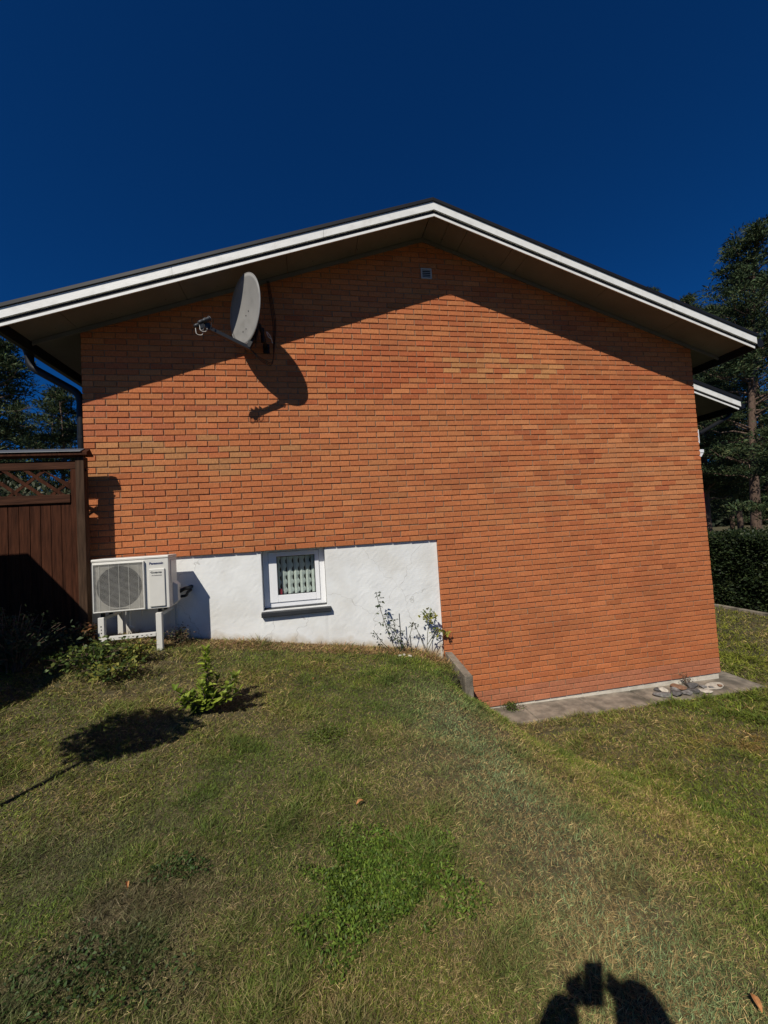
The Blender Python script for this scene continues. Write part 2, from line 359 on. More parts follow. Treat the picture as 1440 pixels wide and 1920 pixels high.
s=MB() # sill: sloping sheet with folded front
s.hexa([(1.935,.16,1.70),(2.80,.16,1.70),(2.80,-.015,1.672),(1.935,-.015,1.672),(1.935,.16,1.715),(2.80,.16,1.715),(2.80,-.015,1.678),(1.935,-.015,1.678)])
s.box(1.935,2.80,-.021,-.0155,1.632,1.678); s.box(1.935,2.80,-.0155,.033,1.626,1.634); s.box(1.935,1.941,-.0155,.03,1.6345,1.6715); s.box(2.794,2.80,-.0155,.03,1.6345,1.6715)
s.build('window_sill',M['darkgrey'],house)
# gable vent
v=MB(); vx0,vx1,vz0,vz1=4.297,4.455,6.115,6.268
for a in ((vx0,vx1,vz1-.022,vz1),(vx0,vx1,vz0,vz0+.022),(vx0,vx0+.02,vz0+.022,vz1-.022),(vx1-.02,vx1,vz0+.022,vz1-.022)): v.box(a[0],a[1],-.014,.004,a[2],a[3])
vo=v.build('vent',mat('vent_plastic',(.42,.42,.42),.5,.05),house,bevel=.002)
for i in range(4):
    z=vz0+.034+i*.026
    v=MB(); v.hexa([(vx0+.02,-.012,z),(vx1-.02,-.012,z),(vx1-.02,.0,z+.010),(vx0+.02,.0,z+.010),(vx0+.02,-.012,z+.008),(vx1-.02,-.012,z+.008),(vx1-.02,.0,z+.018),(vx0+.02,.0,z+.018)])
    v.build('slat',bpy.data.materials['vent_plastic'],vo)
v=MB(); v.box(vx0+.018,vx1-.018,-.004,-.002,vz0+.02,vz1-.02); v.build('backing',M['black'],vo)

# ---- roof
EL,ER=-.52,9.21     # eave ends
def slopebar(mb,xa,xb,ztopf,h,y0,y1):   # follows the roof slope, vertical section h high
    za,zb=ztopf(xa),ztopf(xb)
    mb.hexa([(xa,y0,za-h),(xb,y0,zb-h),(xb,y1,zb-h),(xa,y1,za-h),(xa,y0,za),(xb,y0,zb),(xb,y1,zb),(xa,y1,za)])
G=lambda z: (lambda x: z-SL*abs(x-XA))
YV=-.587
# soffit boards (gable overhang and the run under the eaves)
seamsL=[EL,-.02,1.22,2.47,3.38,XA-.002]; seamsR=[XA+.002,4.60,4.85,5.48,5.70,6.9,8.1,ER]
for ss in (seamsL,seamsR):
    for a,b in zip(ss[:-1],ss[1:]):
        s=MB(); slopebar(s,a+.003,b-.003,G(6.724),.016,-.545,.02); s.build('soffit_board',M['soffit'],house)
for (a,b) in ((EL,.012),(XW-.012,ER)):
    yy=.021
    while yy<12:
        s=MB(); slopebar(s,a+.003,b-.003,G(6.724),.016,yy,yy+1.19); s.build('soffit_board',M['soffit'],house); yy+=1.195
s=MB()
for xn in np.arange(-.2,9.0,.6):
    for yn in (-.46,-.12): zn=6.7075-SL*abs(xn-XA); s.tube([(xn,yn,zn-.002),(xn,yn,zn+.003)],.006,6)
tag(s.build('nail_heads',M['black'],house),kind='stuff')
s=MB(); slopebar(s,EL+.02,XA,G(6.70),.05,-.02,.004-.008); slopebar(s,XA,ER-.02,G(6.70),.05,-.02,-.004)
s.build('cover_strip',M['soffit'],house)
for (a,b) in ((EL-.02,XA),(XA,ER)):
    for p0,p1 in ((0,.36),(.36,.71),(.71,1)):
        qa,qb=a+(b-a)*p0,a+(b-a)*p1; dz_=random.uniform(-.0015,.0015); s=MB(); slopebar(s,qa+(.0015 if p0 else 0),qb-(.0015 if p1<1 else 0),G(6.765+dz_),.103,-.57+dz_*.5,-.549); s.build('fascia_board',M['white'],house)
    s=MB(); slopebar(s,a,b-(.03 if b>XA else 0),G(6.615),.031,-.5565,-.5455); s.build('trim_strip',M['white'],house)
    s=MB(); slopebar(s,a,b-.004,G(6.80),.20,-.5485,-.5455); s.build('barge_backing',M['black'],house)
    s=MB(); slopebar(s,a-.01,b+(.01 if b>XA else 0),G(6.812),.045,YV,-.54); s.build('verge_trim',M['black'],house,bevel=.004)
    s=MB(); slopebar(s,a-.02,b+(.02 if b>XA else 0),G(6.812),.06,-.538,12.2); s.build('roof_deck',M['rooftop'],house)
# roofing sheets with raised rims
for sgn in (-1,1):
    s=MB(); e0,e1=((EL-.05,XA) if sgn<0 else (XA,ER+.05))
    slopebar(s,e0,e1,G(6.846),.032,-.50,12.2)
    slopebar(s,e0,e1,G(6.858),.03,-.52,-.47)
    s.build('roof_covering',M['rooftop'],house)
s=MB(); s.hexa([(XA-.11,-.3,6.80),(XA+.11,-.3,6.80),(XA+.11,12.2,6.80),(XA-.11,12.2,6.80),(XA-.05,-.3,6.885),(XA+.05,-.3,6.885),(XA+.05,12.2,6.895),(XA-.05,12.2,6.895)]); s.build('ridge_cap',M['rooftop'],house,bevel=.01)
s=MB(); s.tube([(2.46,.1,6.20),(2.46,.1,6.33)],.05,12); s.tube([(2.46,.1,6.33),(2.46,.1,6.36),(2.46,.1,6.39)],[.10,.09,.03],12); s.build('roof_vent',M['darkgrey'],house)
# eave fascias, gutters
for x,sg in ((EL-.005,-1),(ER+.005,1)):
    zf=G(6.79)(x)
    s=MB(); s.box(min(x,x+sg*.02),max(x,x+sg*.02),-.53,12.1,zf-.20,zf); s.build('eave_board',M['black'],house)
    s=MB(); cx=x+sg*.088; cz=zf-.10; b=len(s.v); n=9
    for y in (-.535,12.1):
        for q in (0,1):
            rr=.065-q*.005
            for i in range(n): a=math.pi+math.pi*i/(n-1); s.v.append((cx+rr*math.cos(a),y,cz+rr*math.sin(a)))
    for i in range(n-1):
        s.f.append((b+i,b+i+1,b+2*n+i+1,b+2*n+i)); s.f.append((b+n+i+1,b+n+i,b+3*n+i,b+3*n+i+1)); s.f.append((b+i+1,b+i,b+n+i,b+n+i+1)); s.c+=[None]*3
    s.f.append((b,b+2*n,b+3*n,b+n)); s.f.append((b+n-1,b+2*n-1,b+4*n-1,b+3*n-1)); s.c+=[None]*2
    s.tube([(cx,-.54,cz),(cx,-.532,cz)],.065,14)
    s.build('gutter',M['black'],house)
# left downpipe
gx=EL-.093; gz=G(6.79)(EL)-.16
def bend(pts,n=5):   # round the corners of a polyline
    out=[V(pts[0])]
    for i in range(1,len(pts)-1):
        a,b,c=V(pts[i-1]),V(pts[i]),V(pts[i+1]); r=min(.11,(a-b).length*.45,(c-b).length*.45)
        p=b+(a-b).normalized()*r; q=b+(c-b).normalized()*r
        for t in range(n+1): t/=n; out.append(p*(1-t)**2+b*2*t*(1-t)+q*t*t)
    out.append(V(pts[-1])); return out
s=MB(); s.tube(bend([(gx,.12,gz+.03),(gx,.12,gz-.17),(-.075,.12,4.50),(-.075,.12,1.5)]),.045,12)
s.tube([(gx,.12,gz+.035),(gx,.12,gz-.05)],[.07,.044],12); s.build('downpipe',M['black'],house,smooth=True)
for z in (4.32,3.95,2.6):
    s=MB(); s.tube([(-.075,.12,z),(-.075,.12,z+.035)],.046,12); s.bar((-.05,.12,z+.017),(.02,.12,z+.017),.02,.02); s.build('pipe_clamp',M['black'],house)
# porch roof continuing the slope further back on the right
PY=.85; PX0,PX1=ER+.11,10.70
porch=G(6.765)
s=MB(); slopebar(s,PX0,PX1,porch,.103,PY,PY+.02); s.build('fascia_board',M['white'],house)
s=MB(); slopebar(s,PX0,PX1-.05,G(6.615),.031,PY+.004,PY+.02); s.build('trim_strip',M['white'],house)
s=MB(); slopebar(s,PX0,PX1-.004,G(6.80),.20,PY+.021,PY+.025); s.build('barge_backing',M['black'],house)
s=MB(); slopebar(s,PX0,PX1+.01,G(6.83),.06,PY-.02,PY+5); s.build('verge_trim',M['black'],house)
s=MB(); slopebar(s,PX0,PX1-.03,G(6.72),.02,PY+.03,PY+5); s.build('soffit_board',M['soffit'],house)
s=MB(); zf=G(6.79)(PX1); s.box(PX1-.005,PX1+.015,PY+.03,PY+5,zf-.2,zf-.02); s.tube([(PX1+.07,PY+.03,zf-.11),(PX1+.07,PY+5,zf-.11)],.055,10); s.build('gutter',M['black'],house)
s=MB(); s.tube(bend([(PX1+.06,PY+.25,zf-.12),(PX1+.03,PY+.25,zf-.24),(8.82,PY+.1,3.62),(8.82,PY+.1,.1)]),.038,10); s.build('downpipe',M['black'],house,smooth=True)
s=MB(); s.box(8.71,8.735,.03,.07,3.70,3.92); s.build('cable_cover',M['pvc'],house)
s=MB(); s.box(8.692,8.80,.03,.10,3.55,3.60); s.hexa([(8.70,.03,3.48),(8.74,.03,3.48),(8.74,.1,3.48),(8.70,.1,3.48),(8.70,.03,3.54),(8.79,.03,3.54),(8.79,.1,3.54),(8.70,.1,3.54)]); s.build('wall_lamp',M['pvc'],house,bevel=.003)
s=MB(); s.box(8.691,8.725,.03,.3,2.56,2.93); s.build('shutter',mat('red_paint',(.30,.03,.03),.5,.1),house,bevel=.003)
M['curt']=mat('curtain_cloth',(.80,.84,.79),.9,.05,20,bump=.2,bscale=200,transl=.35)

# ------------------------------------------------------------------ curtain (hangs behind the pane)
cur=MB(); yb=.252
def strip(xa,xb,seed):
    n=22; z0,z1=1.84,2.44; prev=None; r=random.Random(seed)
    for i in range(n+1):
        z=z0+(z1-z0)*i/n; tooth=.014 if (i//2)%2 else -.003
        L_=(xa,yb+.006,z); Mi=((xa+xb)/2,yb-.014,z); R_=(xb+tooth,yb+.006,z)
        if prev: cur.quad(prev[0],prev[1],Mi,L_); cur.quad(prev[1],prev[2],R_,Mi)
        prev=(L_,Mi,R_)
xx=2.10
for i,wd in enumerate((.062,.058,.066,.058,.058,.056,.06)):
    strip(xx,xx+wd,i); xx+=wd+.019
cur.box(2.08,2.72,yb-.005,yb+.005,2.44,2.46)
tag(cur.build('curtain',M['curt']),'pale green curtain of scalloped strips behind the basement window pane','curtain')
s=MB(); s.tube([(2.165,.212,1.866),(2.165,.212,1.925)],.022,14); s.tube([(2.165,.212,1.925),(2.165,.212,1.937)],.019,14)
tag(s.build('jar',mat('red_plastic',(.45,.03,.06),.4,.05)),'small red jar in the lower left corner of the basement window','jar')

# ------------------------------------------------------------------ retaining wing and slabs
s=MB(); s.hexa([(4.285,-.70,-.1),(4.385,-.70,-.1),(4.385,-.004,-.1),(4.285,-.004,-.1),(4.285,-.70,.86),(4.385,-.70,.85),(4.385,-.004,.93),(4.285,-.004,.945)])
tag(s.build('retaining_wall',M['concrete'],bevel=.008),'short grey concrete wing wall holding the bank beside the brick panel','wall')
pv=tag(empty('paving',(4.5,-.2,0)),'weathered concrete slabs laid along the foot of the brick wall','paving')
pv['kind']='structure'
xsn=[4.50,5.35,6.22,7.08,7.93,9.0]
for i,(a,b) in enumerate(zip(xsn[:-1],xsn[1:])):
    z=lambda x:.10-.075*(x-4.5)/4.4
    fr=lambda x: -.40-.0*(x)
    s=MB(); dz=random.uniform(-.004,.004)
    y1a=.02 if b<8.9 else .02
    s.hexa([(a+.006,-.42,z(a)-.2),(b-.006,-.42,z(b)-.2),(b-.006,.02,z(b)-.2),(a+.006,.02,z(a)-.2),(a+.006,-.42,z(a)+dz-.008),(b-.006,-.42,z(b)+dz-.008),(b-.006,.02,z(b)+dz),(a+.006,.02,z(a)+dz)])
    s.build('slab',M['concrete'],pv,bevel=.006)
for j in range(8):
    s=MB(); y=.026+j*.9; s.box(8.70,9.0,y,y+.888,-.2,.028+random.uniform(-.004,.003)); s.build('slab',M['concrete'],pv,bevel=.006)

# ------------------------------------------------------------------ stones on the slab
def stone(name,c,r,colr,seed,sq=(1,1,.7)):
    bm=bmesh.new(); bmesh.ops.create_icosphere(bm,subdivisions=3,radius=1); rr=random.Random(seed)
    pl=[(V((rr.gauss(0,1),rr.gauss(0,1),rr.gauss(0,1))).normalized(),rr.uniform(.55,.85)) for _ in range(9)]
    for v_ in bm.verts:
        for n_,d_ in pl:
            e=v_.co.dot(n_)-d_
            if e>0: v_.co-=n_*e
        v_.co+=V((rr.gauss(0,.02),rr.gauss(0,.02),rr.gauss(0,.02)))
    rot=Euler((0,0,rr.uniform(0,6))).to_matrix()
    for v_ in bm.verts: v_.co=rot@V((v_.co.x*sq[0]*r,v_.co.y*sq[1]*r,v_.co.z*sq[2]*r))+V(c)
    me=bpy.data.meshes.new(name); bm.to_mesh(me); bm.free(); me.materials.append(colr); return link(name,me)
sg=mat('stone_grey',(.16,.15,.14),.9,.4,25,bump=.5,bscale=60,dark=(.4,.38,.34),darkscale=14,darkamt=.6)
sd=mat('stone_dark',(.09,.085,.08),.85,.4,25,bump=.5,bscale=60)
sb=mat('stone_brown',(.22,.12,.07),.9,.3,25,bump=.5,bscale=60)
sp_=mat('stone_pale',(.48,.44,.36),.9,.3,25,bump=.5,bscale=60)
ST=[(7.36,-.27,.095,sg,(1.2,.8,.6),'grey speckled stone at the left end of the stone pile'),
(7.50,-.14,.075,sp_,(1,.8,.7),'small pale stone behind the left stones of the pile'),
(7.56,-.30,.085,sd,(1,.9,.8),'dark rounded stone at the front of the stone pile'),
(7.66,-.17,.075,sg,(1.3,.7,.6),'flat grey stone leaning in the middle of the pile'),
(7.72,-.30,.075,sg,(.8,1.2,.6),'long grey stone slanting at the front of the pile'),
(7.78,-.13,.09,sb,(1.1,.9,.75),'rusty brown stone at the back of the stone pile'),
(7.86,-.28,.08,sd,(1,1,.8),'dark stone right of the long slanting one'),
(8.0,-.13,.085,sd,(1.2,.8,.7),'dark grey stone beside the little weed'),
(8.02,-.30,.085,sp_,(1.4,.8,.35),'flat cream stone lying at the front of the pile'),
(8.13,-.19,.055,sg,(1,1,.7),'small grey stone right of the pile'),
(8.22,-.24,.04,sg,(1,1,.7),'smallest grey stone at the right end of the pile'),
(8.30,-.20,.115,sp_,(1.7,.9,.15),'thin pale stone flake lying flat on the slab'),
(8.37,-.24,.035,sb,(1,1,.8),'brown pebble on top of the pale flat stone'),
(7.44,-.10,.05,sd,(1,1,.8),'dark little stone tucked against the plinth')]
for i,(x,y,r,c_,sq,lab) in enumerate(ST):
    zz=.10-.075*(x-4.5)/4.4
    tag(stone('stone',(x,y,zz+r*sq[2]*.40+(.012 if 'pebble' in lab else 0)),r,c_,i+3,(sq[0]*1.1,sq[1],sq[2]*.6)),lab,'stone','stones piled on the slab')
for i,(x,y,r) in enumerate(((3.60,-.33,.03),(3.72,-.34,.035),(3.66,-.29,.028))):
    tag(stone('stone',(x,y,T(x,y)+.015),r,sp_,40+i,(1.2,.8,.6)),['pale pebble left of the garden stakes','flat pale stone in the dry grass by the stakes','small pebble nearest the tall stake'][i],'stone','pebbles by the rose stems')

# ------------------------------------------------------------------ heat pump
hx0,hx1,hy0,hy1,hz0,hz1=.257,1.022,-.43,-.155,1.918,2.498
HP=empty('heat_pump',(.64,-.29,1.918),'white outdoor heat pump with square fan grille mounted by the fence','heat pump')
s=MB(); s.box(hx0,hx1,hy0+.004,hy1,hz0,hz1-.03); s.build('casing',M['hpwhite'],HP,bevel=.008)
s=MB(); s.box(hx0-.005,hx1+.004,hy0-.004,hy1+.004,hz1-.03,hz1); s.build('top_cover',M['hpwhite'],HP,bevel=.008)
gx0_,gx1_,gz0_,gz1_=.283,.768,1.94,2.437; gy=hy0-.008
s=MB()
for a in ((gx0_-.012,gx1_+.012,gz1_,gz1_+.012),(gx0_-.012,gx1_+.012,gz0_-.012,gz0_),(gx0_-.012,gx0_,gz0_,gz1_),(gx1_,gx1_+.012,gz0_,gz1_)): s.box(a[0],a[1],gy-.016,hy0+.0035,a[2],a[3])
s.build('grille_frame',M['hpwhite'],HP,bevel=.003)
s=MB(); s.box(gx0_,gx1_,hy0+.0005,hy0+.0035,gz0_,gz1_); s.build('fan_opening',mat('fan_recess',(.012,.012,.011),.9,.1),HP)
cxg,czg=(gx0_+gx1_)/2,(gz0_+gz1_)/2
s=MB()   # shroud ring behind the grille
nn=40
for i in range(nn):
    a0,a1=2*math.pi*i/nn,2*math.pi*(i+1)/nn
    for r0,r1 in ((.225,.235),): s.quad((cxg+r0*math.cos(a0),hy0-.001,czg+r0*math.sin(a0)),(cxg+r0*math.cos(a1),hy0-.001,czg+r0*math.sin(a1)),(cxg+r1*math.cos(a1),hy0-.003,czg+r1*math.sin(a1)),(cxg+r1*math.cos(a0),hy0-.003,czg+r1*math.sin(a0)))
# corner plates outside the ring
for sx in (-1,1):
    for sz in (-1,1):
        cx_,cz_=cxg+sx*.2425,czg+sz*.2485; pr_=None
        for i in range(9):
            a=math.pi/2*i/8; p=(cxg+sx*.235*math.cos(a),hy0-.002,czg+sz*.235*math.sin(a))
            if pr_: s.tri((cx_,hy0-.002,cz_),pr_,p)
            pr_=p
s.build('fan_shroud',mat('shroud_steel',(.36,.34,.29),.6,.1),HP)
s=MB()
for i in range(7):
    a=2*math.pi*i/7
    for j in range(5):
        r0,r1=.05+j*.034,.05+(j+1)*.034; b0,b1=a+r0*1.2,a+r1*1.2; wd=.16
        s.quad((cxg+r0*math.cos(b0),hy0-.0015,czg+r0*math.sin(b0)),(cxg+r1*math.cos(b1),hy0-.0015,czg+r1*math.sin(b1)),(cxg+r1*math.cos(b1+wd*2),hy0-.0035,czg+r1*math.sin(b1+wd*2)),(cxg+r0*math.cos(b0+wd*2),hy0-.0035,czg+r0*math.sin(b0+wd*2)))
s.tube([(cxg,hy0+.0,czg),(cxg,hy0-.004,czg)],.05,20)
s.build('fan',mat('fan_grey',(.018,.018,.018),.6,.1),HP)
nb=40
for i in range(nb):
    z=gz0_+.007+(gz1_-gz0_-.014)*i/(nb-1)
    s=MB(); s.box(gx0_,gx1_,gy-.010,gy-.005,z-.0009,z+.0009); s.build('grille_bar',M['hpwhite'],HP)
for i in range(5):
    x=gx0_+(gx1_-gx0_)*(i+.5)/5
    s=MB(); s.box(x-.0011,x+.0011,gy-.005,gy-.002,gz0_,gz1_); s.build('grille_rib',M['hpwhite'],HP)
s=MB(); s.box(.822,.984,hy0-.012,hy0+.003,1.944,2.357); s.build('service_panel',M['hpwhite'],HP,bevel=.006)
s=MB(); s.box(hx1+.0005,hx1+.006,hy0+.06,hy1-.06,2.18,2.44); s.build('side_panel',M['hpwhite'],HP,bevel=.003)
s=MB(); s.hexa([(hx1+.0005,hy0+.12,1.93),(hx1+.045,hy0+.14,1.97),(hx1+.045,hy1-.03,1.97),(hx1+.0005,hy1-.01,1.93),(hx1+.0005,hy0+.12,2.19),(hx1+.045,hy0+.14,2.15),(hx1+.045,hy1-.03,2.15),(hx1+.0005,hy1-.01,2.19)]); s.build('valve_cover',M['hpwhite'],HP,bevel=.004)
def text(body,x,y,z,size_,mt,parent,name,bold=0,scx=1):
    cu=bpy.data.curves.new(name,'FONT'); cu.body=body; cu.size=size_; cu.extrude=.0006; cu.offset=bold; cu.align_x='CENTER'; cu.align_y='CENTER'; cu.resolution_u=3
    to=bpy.data.objects.new(name,cu); COL.objects.link(to)
    bpy.context.view_layer.update(); me=bpy.data.meshes.new_from_object(to); bpy.data.objects.remove(to)
    rot=Matrix.Rotation(math.pi/2,4,'X'); me.transform(Matrix.Diagonal((scx,1,1,1))); me.transform(rot); me.transform(Matrix.Translation((x,y,z))); me.materials.clear(); me.materials.append(mt)
    return link(name,me,parent)
text('Panasonic',.898,hy0-.0015+.004,2.415,.036,mat('navy_print',(.01,.02,.10),.5,0),HP,'brand_lettering',.0012,1)
M['ink']=mat('grey_print',(.03,.03,.035),.5,0)
text('INVERTER',.905,hy0-.0135,2.313,.021,M['ink'],HP,'lettering',.0006,1.15)
text('AIR CONDITIONER',.905,hy0-.0135,2.283,.0105,M['ink'],HP,'lettering',.0001,1.15)
s=MB()
for i in range(10):
    a0,a1=math.pi*.55+i*.13,math.pi*.55+(i+1)*.13; c0=(.868,2.313)
    p=lambda a,r:(c0[0]+r*1.5*math.cos(a),hy0-.0135,c0[1]+r*math.sin(a)); s.quad(p(a0,.016),p(a1,.016),p(a1,.019),p(a0,.019))
s.build('logo_arc',M['ink'],HP)
# stand
SD=empty('heat_pump_stand',(.6,-.4,1.45),'white slotted metal stand with uneven legs carrying the heat pump','stand')
yl=hy0+.005
s=MB(); s.box(.872,.932,yl,yl+.05,T(.9,-.4)-.02,1.872); s.build('leg',M['hpwhite'],SD,bevel=.004)
s=MB(); s.box(.30,.36,yl,yl+.05,1.66,1.872); s.build('leg',M['hpwhite'],SD,bevel=.004)
s=MB(); s.hexa([(.31,yl,1.60),(.36,yl,1.60),(.36,yl+.045,1.60),(.31,yl+.045,1.60),(.30,yl+.002,1.66),(.36,yl+.002,1.66),(.36,yl+.048,1.66),(.30,yl+.048,1.66)]); s.build('bracket',M['hpwhite'],SD)
s=MB(); s.box(.345,.8715,yl-.006,yl+.034,1.622,1.664); s.build('cross_bar',M['hpwhite'],SD,bevel=.003)
for i in range(8):
    s=MB(); x=.50+i*.045; s.box(x,x+.018,yl-.0075,yl-.0062,1.640,1.647); s.build('slot',M['black'],SD)
for i in range(3):
    s=MB(); s.box(.312+random.uniform(0,.02),.338,yl-.0012,yl-.0002,1.70+i*.035,1.712+i*.035); s.build('slot',M['black'],SD)
for x in (.33,.902):
    s=MB(); s.bar((x,yl+.05,1.852),(x,-.02+.05,1.852),.04,.036); s.build('arm',M['hpwhite'],SD,bevel=.003)
    s=MB(); s.box(x-.03,x+.03,.0,.033,1.60,1.90); s.build('wall_plate',M['hpwhite'],SD)
    s=MB(); s.tube([(x,yl+.05,1.871),(x,yl+.05,1.917)],.02,10); s.build('rubber_foot',M['black'],SD)
    s=MB(); s.tube([(x,-.2,1.871),(x,-.2,1.917)],.02,10); s.build('rubber_foot',M['black'],SD)
s=MB(); s.tube([(.52,-.2,1.918),(.52,-.2,1.72),(.56,-.2,1.69)],.010,8); s.tube([(.62,-.12,1.918),(.615,-.12,1.80)],.008,8)
tag(s.build('drain_pipe',M['hpwhite']),'thin white drain pipe hanging under the heat pump','pipe')
s=MB(); s.tube(bend([(hx1+.02,-.21,2.05),(hx1+.09,-.19,2.09),(hx1+.10,-.1,2.08),(hx1+.10,.04,2.08)]),.022,10); s.tube(bend([(hx1+.02,-.20,2.0),(hx1+.10,-.17,2.0),(hx1+.09,-.1,2.03),(hx1+.09,.04,2.04)]),.017,10)
tag(s.build('refrigerant_pipe',M['black'],smooth=True),'black insulated pipes running from the heat pump into the wall','pipe')
s=MB(); s.tube([(.955,.01,1.9),(.955,.01,1.35)],.006,6); tag(s.build('conduit',M['hpwhite']),'thin white vertical conduit on the wall beneath the heat pump','conduit')

# ------------------------------------------------------------------ satellite dish
DC=V((1.9565,-.4333,5.328)); nrm=V((-.8015,-.5964,-.0439)).normalized(); tn=V((0,0,1)).cross(nrm).normalized(); un=nrm.cross(tn)
ro_=-.3306; tn,un=tn*math.cos(ro_)+un*math.sin(ro_),-tn*math.sin(ro_)+un*math.cos(ro_)
DS=empty('satellite_dish',(2.1,0,5.0),'grey offset satellite dish on a wall bracket under the gable eave','satellite dish')
s=MB(); RW,RH=.350,.401; nr,na=10,48; th=.008
def dp(r,a,off=0):
    x=r*RW*math.cos(a); z=r*RH*math.sin(a); d=-.032*(1-r*r)
    return DC+tn*x+un*z+nrm*(d-off)
for off in (0,th):
    b=len(s.v); s.v.append(tuple(dp(0,0,off)))
    for i in range(1,nr+1):
        for k in range(na): s.v.append(tuple(dp(i/nr,2*math.pi*k/na,off)))
    for k in range(na):
        f=(b,b+1+k,b+1+(k+1)%na); s.f.append(f if off==0 else f[::-1]); s.c.append(None)
    for i in range(nr-1):
        for k in range(na):
            a=b+1+i*na+k; c=b+1+i*na+(k+1)%na; f=(a,a+na,c+na,c); s.f.append(f if off==0 else f[::-1]); s.c.append(None)
b0=1+(nr-1)*na; b1=b0+1+nr*na
for k in range(na): s.f.append((b0+k,b1+k,b1+(k+1)%na,b0+(k+1)%na)); s.c.append(None)
s.build('reflector',M['dish'],DS,smooth=True)
s=MB(); s.tube([dp(1,2*math.pi*k/na,.004) for k in range(na+1)],.006,6,cap=False); s.build('rim',M['dish'],DS,smooth=True)
for (a,b) in ((.12,-.02),(-.02,-.14),(.10,-.52),(-.08,-.60)):
    q=DC+tn*(a*RW)+un*(b*RH)+nrm*(-.032*(1-a*a-b*b)+.001); s=MB(); s.tube([q,q+nrm*.004],.007,8); s.build('bolt',M['darkgrey'],DS)
LN=V((1.562,-.655,5.00)); AB=V((1.985,-.445,4.865))
s=MB(); s.bar(AB-(LN-AB).normalized()*.02+V((.0,0,0)),LN+V((.02,.01,-.01)),.04,.04); s.build('arm',M['darkgrey'],DS)
s=MB(); dirn=(DC-LN).normalized()
s.bar(LN-V((.05,.02,.02)),LN+V((.05,.015,.02)),.04,.045); s.bar(LN+V((-.035,0,-.055)),LN+V((-.015,0,.03)),.05,.045); s.build('clamp',M['darkgrey'],DS)
for k,(ox,oz) in enumerate(((-.06,.0),(-.015,.035),(.03,.05))):
    c=LN+V((ox,-.01*k,oz+.015)); s=MB(); s.tube([c-dirn*.06,c-dirn*.03,c+dirn*.015,c+dirn*.03],[.02,.024,.022,.03],12)
    lo=s.build('receiver_head',M['darkgrey'],DS,smooth=True)
    s=MB(); s.tube([c+dirn*.03,c+dirn*.036],.027,12); s.build('cap',mat('lnb_cap',(.30,.29,.27),.5,.05) if k==0 else bpy.data.materials['lnb_cap'],lo)
    s=MB(); s.tube(bend([c-dirn*.05+V((0,0,-.02)),c-dirn*.055+V((.01,0,-.09)),c+V((.03,0,-.12)),c+V((.045,.005,-.03))]),.0035,5); s.build('cable',M['hpwhite'] if k<2 else M['black'],DS)
back=DC-nrm*.15-un*.12; 
s=MB(); s.bar(back-un*.09,back+un*.09,.10,.05,up=tuple(nrm)); s.bar(AB,AB-nrm*.05+un*.12,.05,.05); s.bar(AB-nrm*.05+un*.08,back-un*.06,.08,.05); s.build('bracket',M['black'],DS,bevel=.004)
wp=V((2.15,-.015,5.06))
s=MB(); s.tube(bend([back+V((.04,.02,.02)),V((2.14,-.22,5.12)),V((2.15,-.16,5.06)),wp]),.021,10); s.tube([V((2.13,-.22,5.04)),V((2.13,-.22,5.22))],.022,10); s.box(2.11,2.19,-.012,.0,5.0,5.12); s.build('wall_mount',M['black'],DS)
for k in range(3):
    s=MB(); o_=.02*k; s.tube(bend([AB+V((.02,.02,-.01)),AB+V((.12,.06,-.09-o_)),V((2.22,-.15,4.80-o_)),V((2.24,-.04,4.95)),V((2.25+o_,-.02,5.4)),V((2.2+o_*.6,-.03,5.95))],7),.004,5); s.build('cable',M['black'],DS)
s=MB(); s.tube(bend([V((2.24,-.12,5.08)),V((2.22,-.16,5.16)),V((2.17,-.2,5.2)),V((2.20,-.2,5.12)),V((2.23,-.2,5.1))]),.005,5); s.build('cable',M['hpwhite'],DS)

# ------------------------------------------------------------------ fence
FN=empty('fence',(-1.5,-.25,1.6),'brown stained board fence with lattice top and capped rail left of the house','fence')
yF=-.27
px0,px1=.045,.13
s=MB(); s.box(px0,px1,yF,yF+.09,1.4,3.655); s.build('post',M['wood2'],FN,bevel=.004)
for k in (-1.85,-3.75):
    s=MB(); s.box(k,k+.09,yF+.02,yF+.11,1.4,3.655); s.build('post',M['wood2'],FN,bevel=.004)
s=MB(); s.box(-.012,px0-.001,yF+.012,yF+.05,1.45,3.52); s.build('edge_board',M['wood'],FN,bevel=.003)
s=MB(); s.box(-5.6,px0-.001,yF+.008,yF+.055,3.522,3.60); s.build('rail',M['woodh'],FN,bevel=.004)
s=MB(); s.box(-5.6,-.013,yF+.0,yF+.055,3.145,3.238); s.build('rail',M['woodh'],FN,bevel=.004)
s=MB(); s.box(-5.6,-.013,yF+.05,yF+.09,1.75,1.84); s.build('rail',M['woodh'],FN)
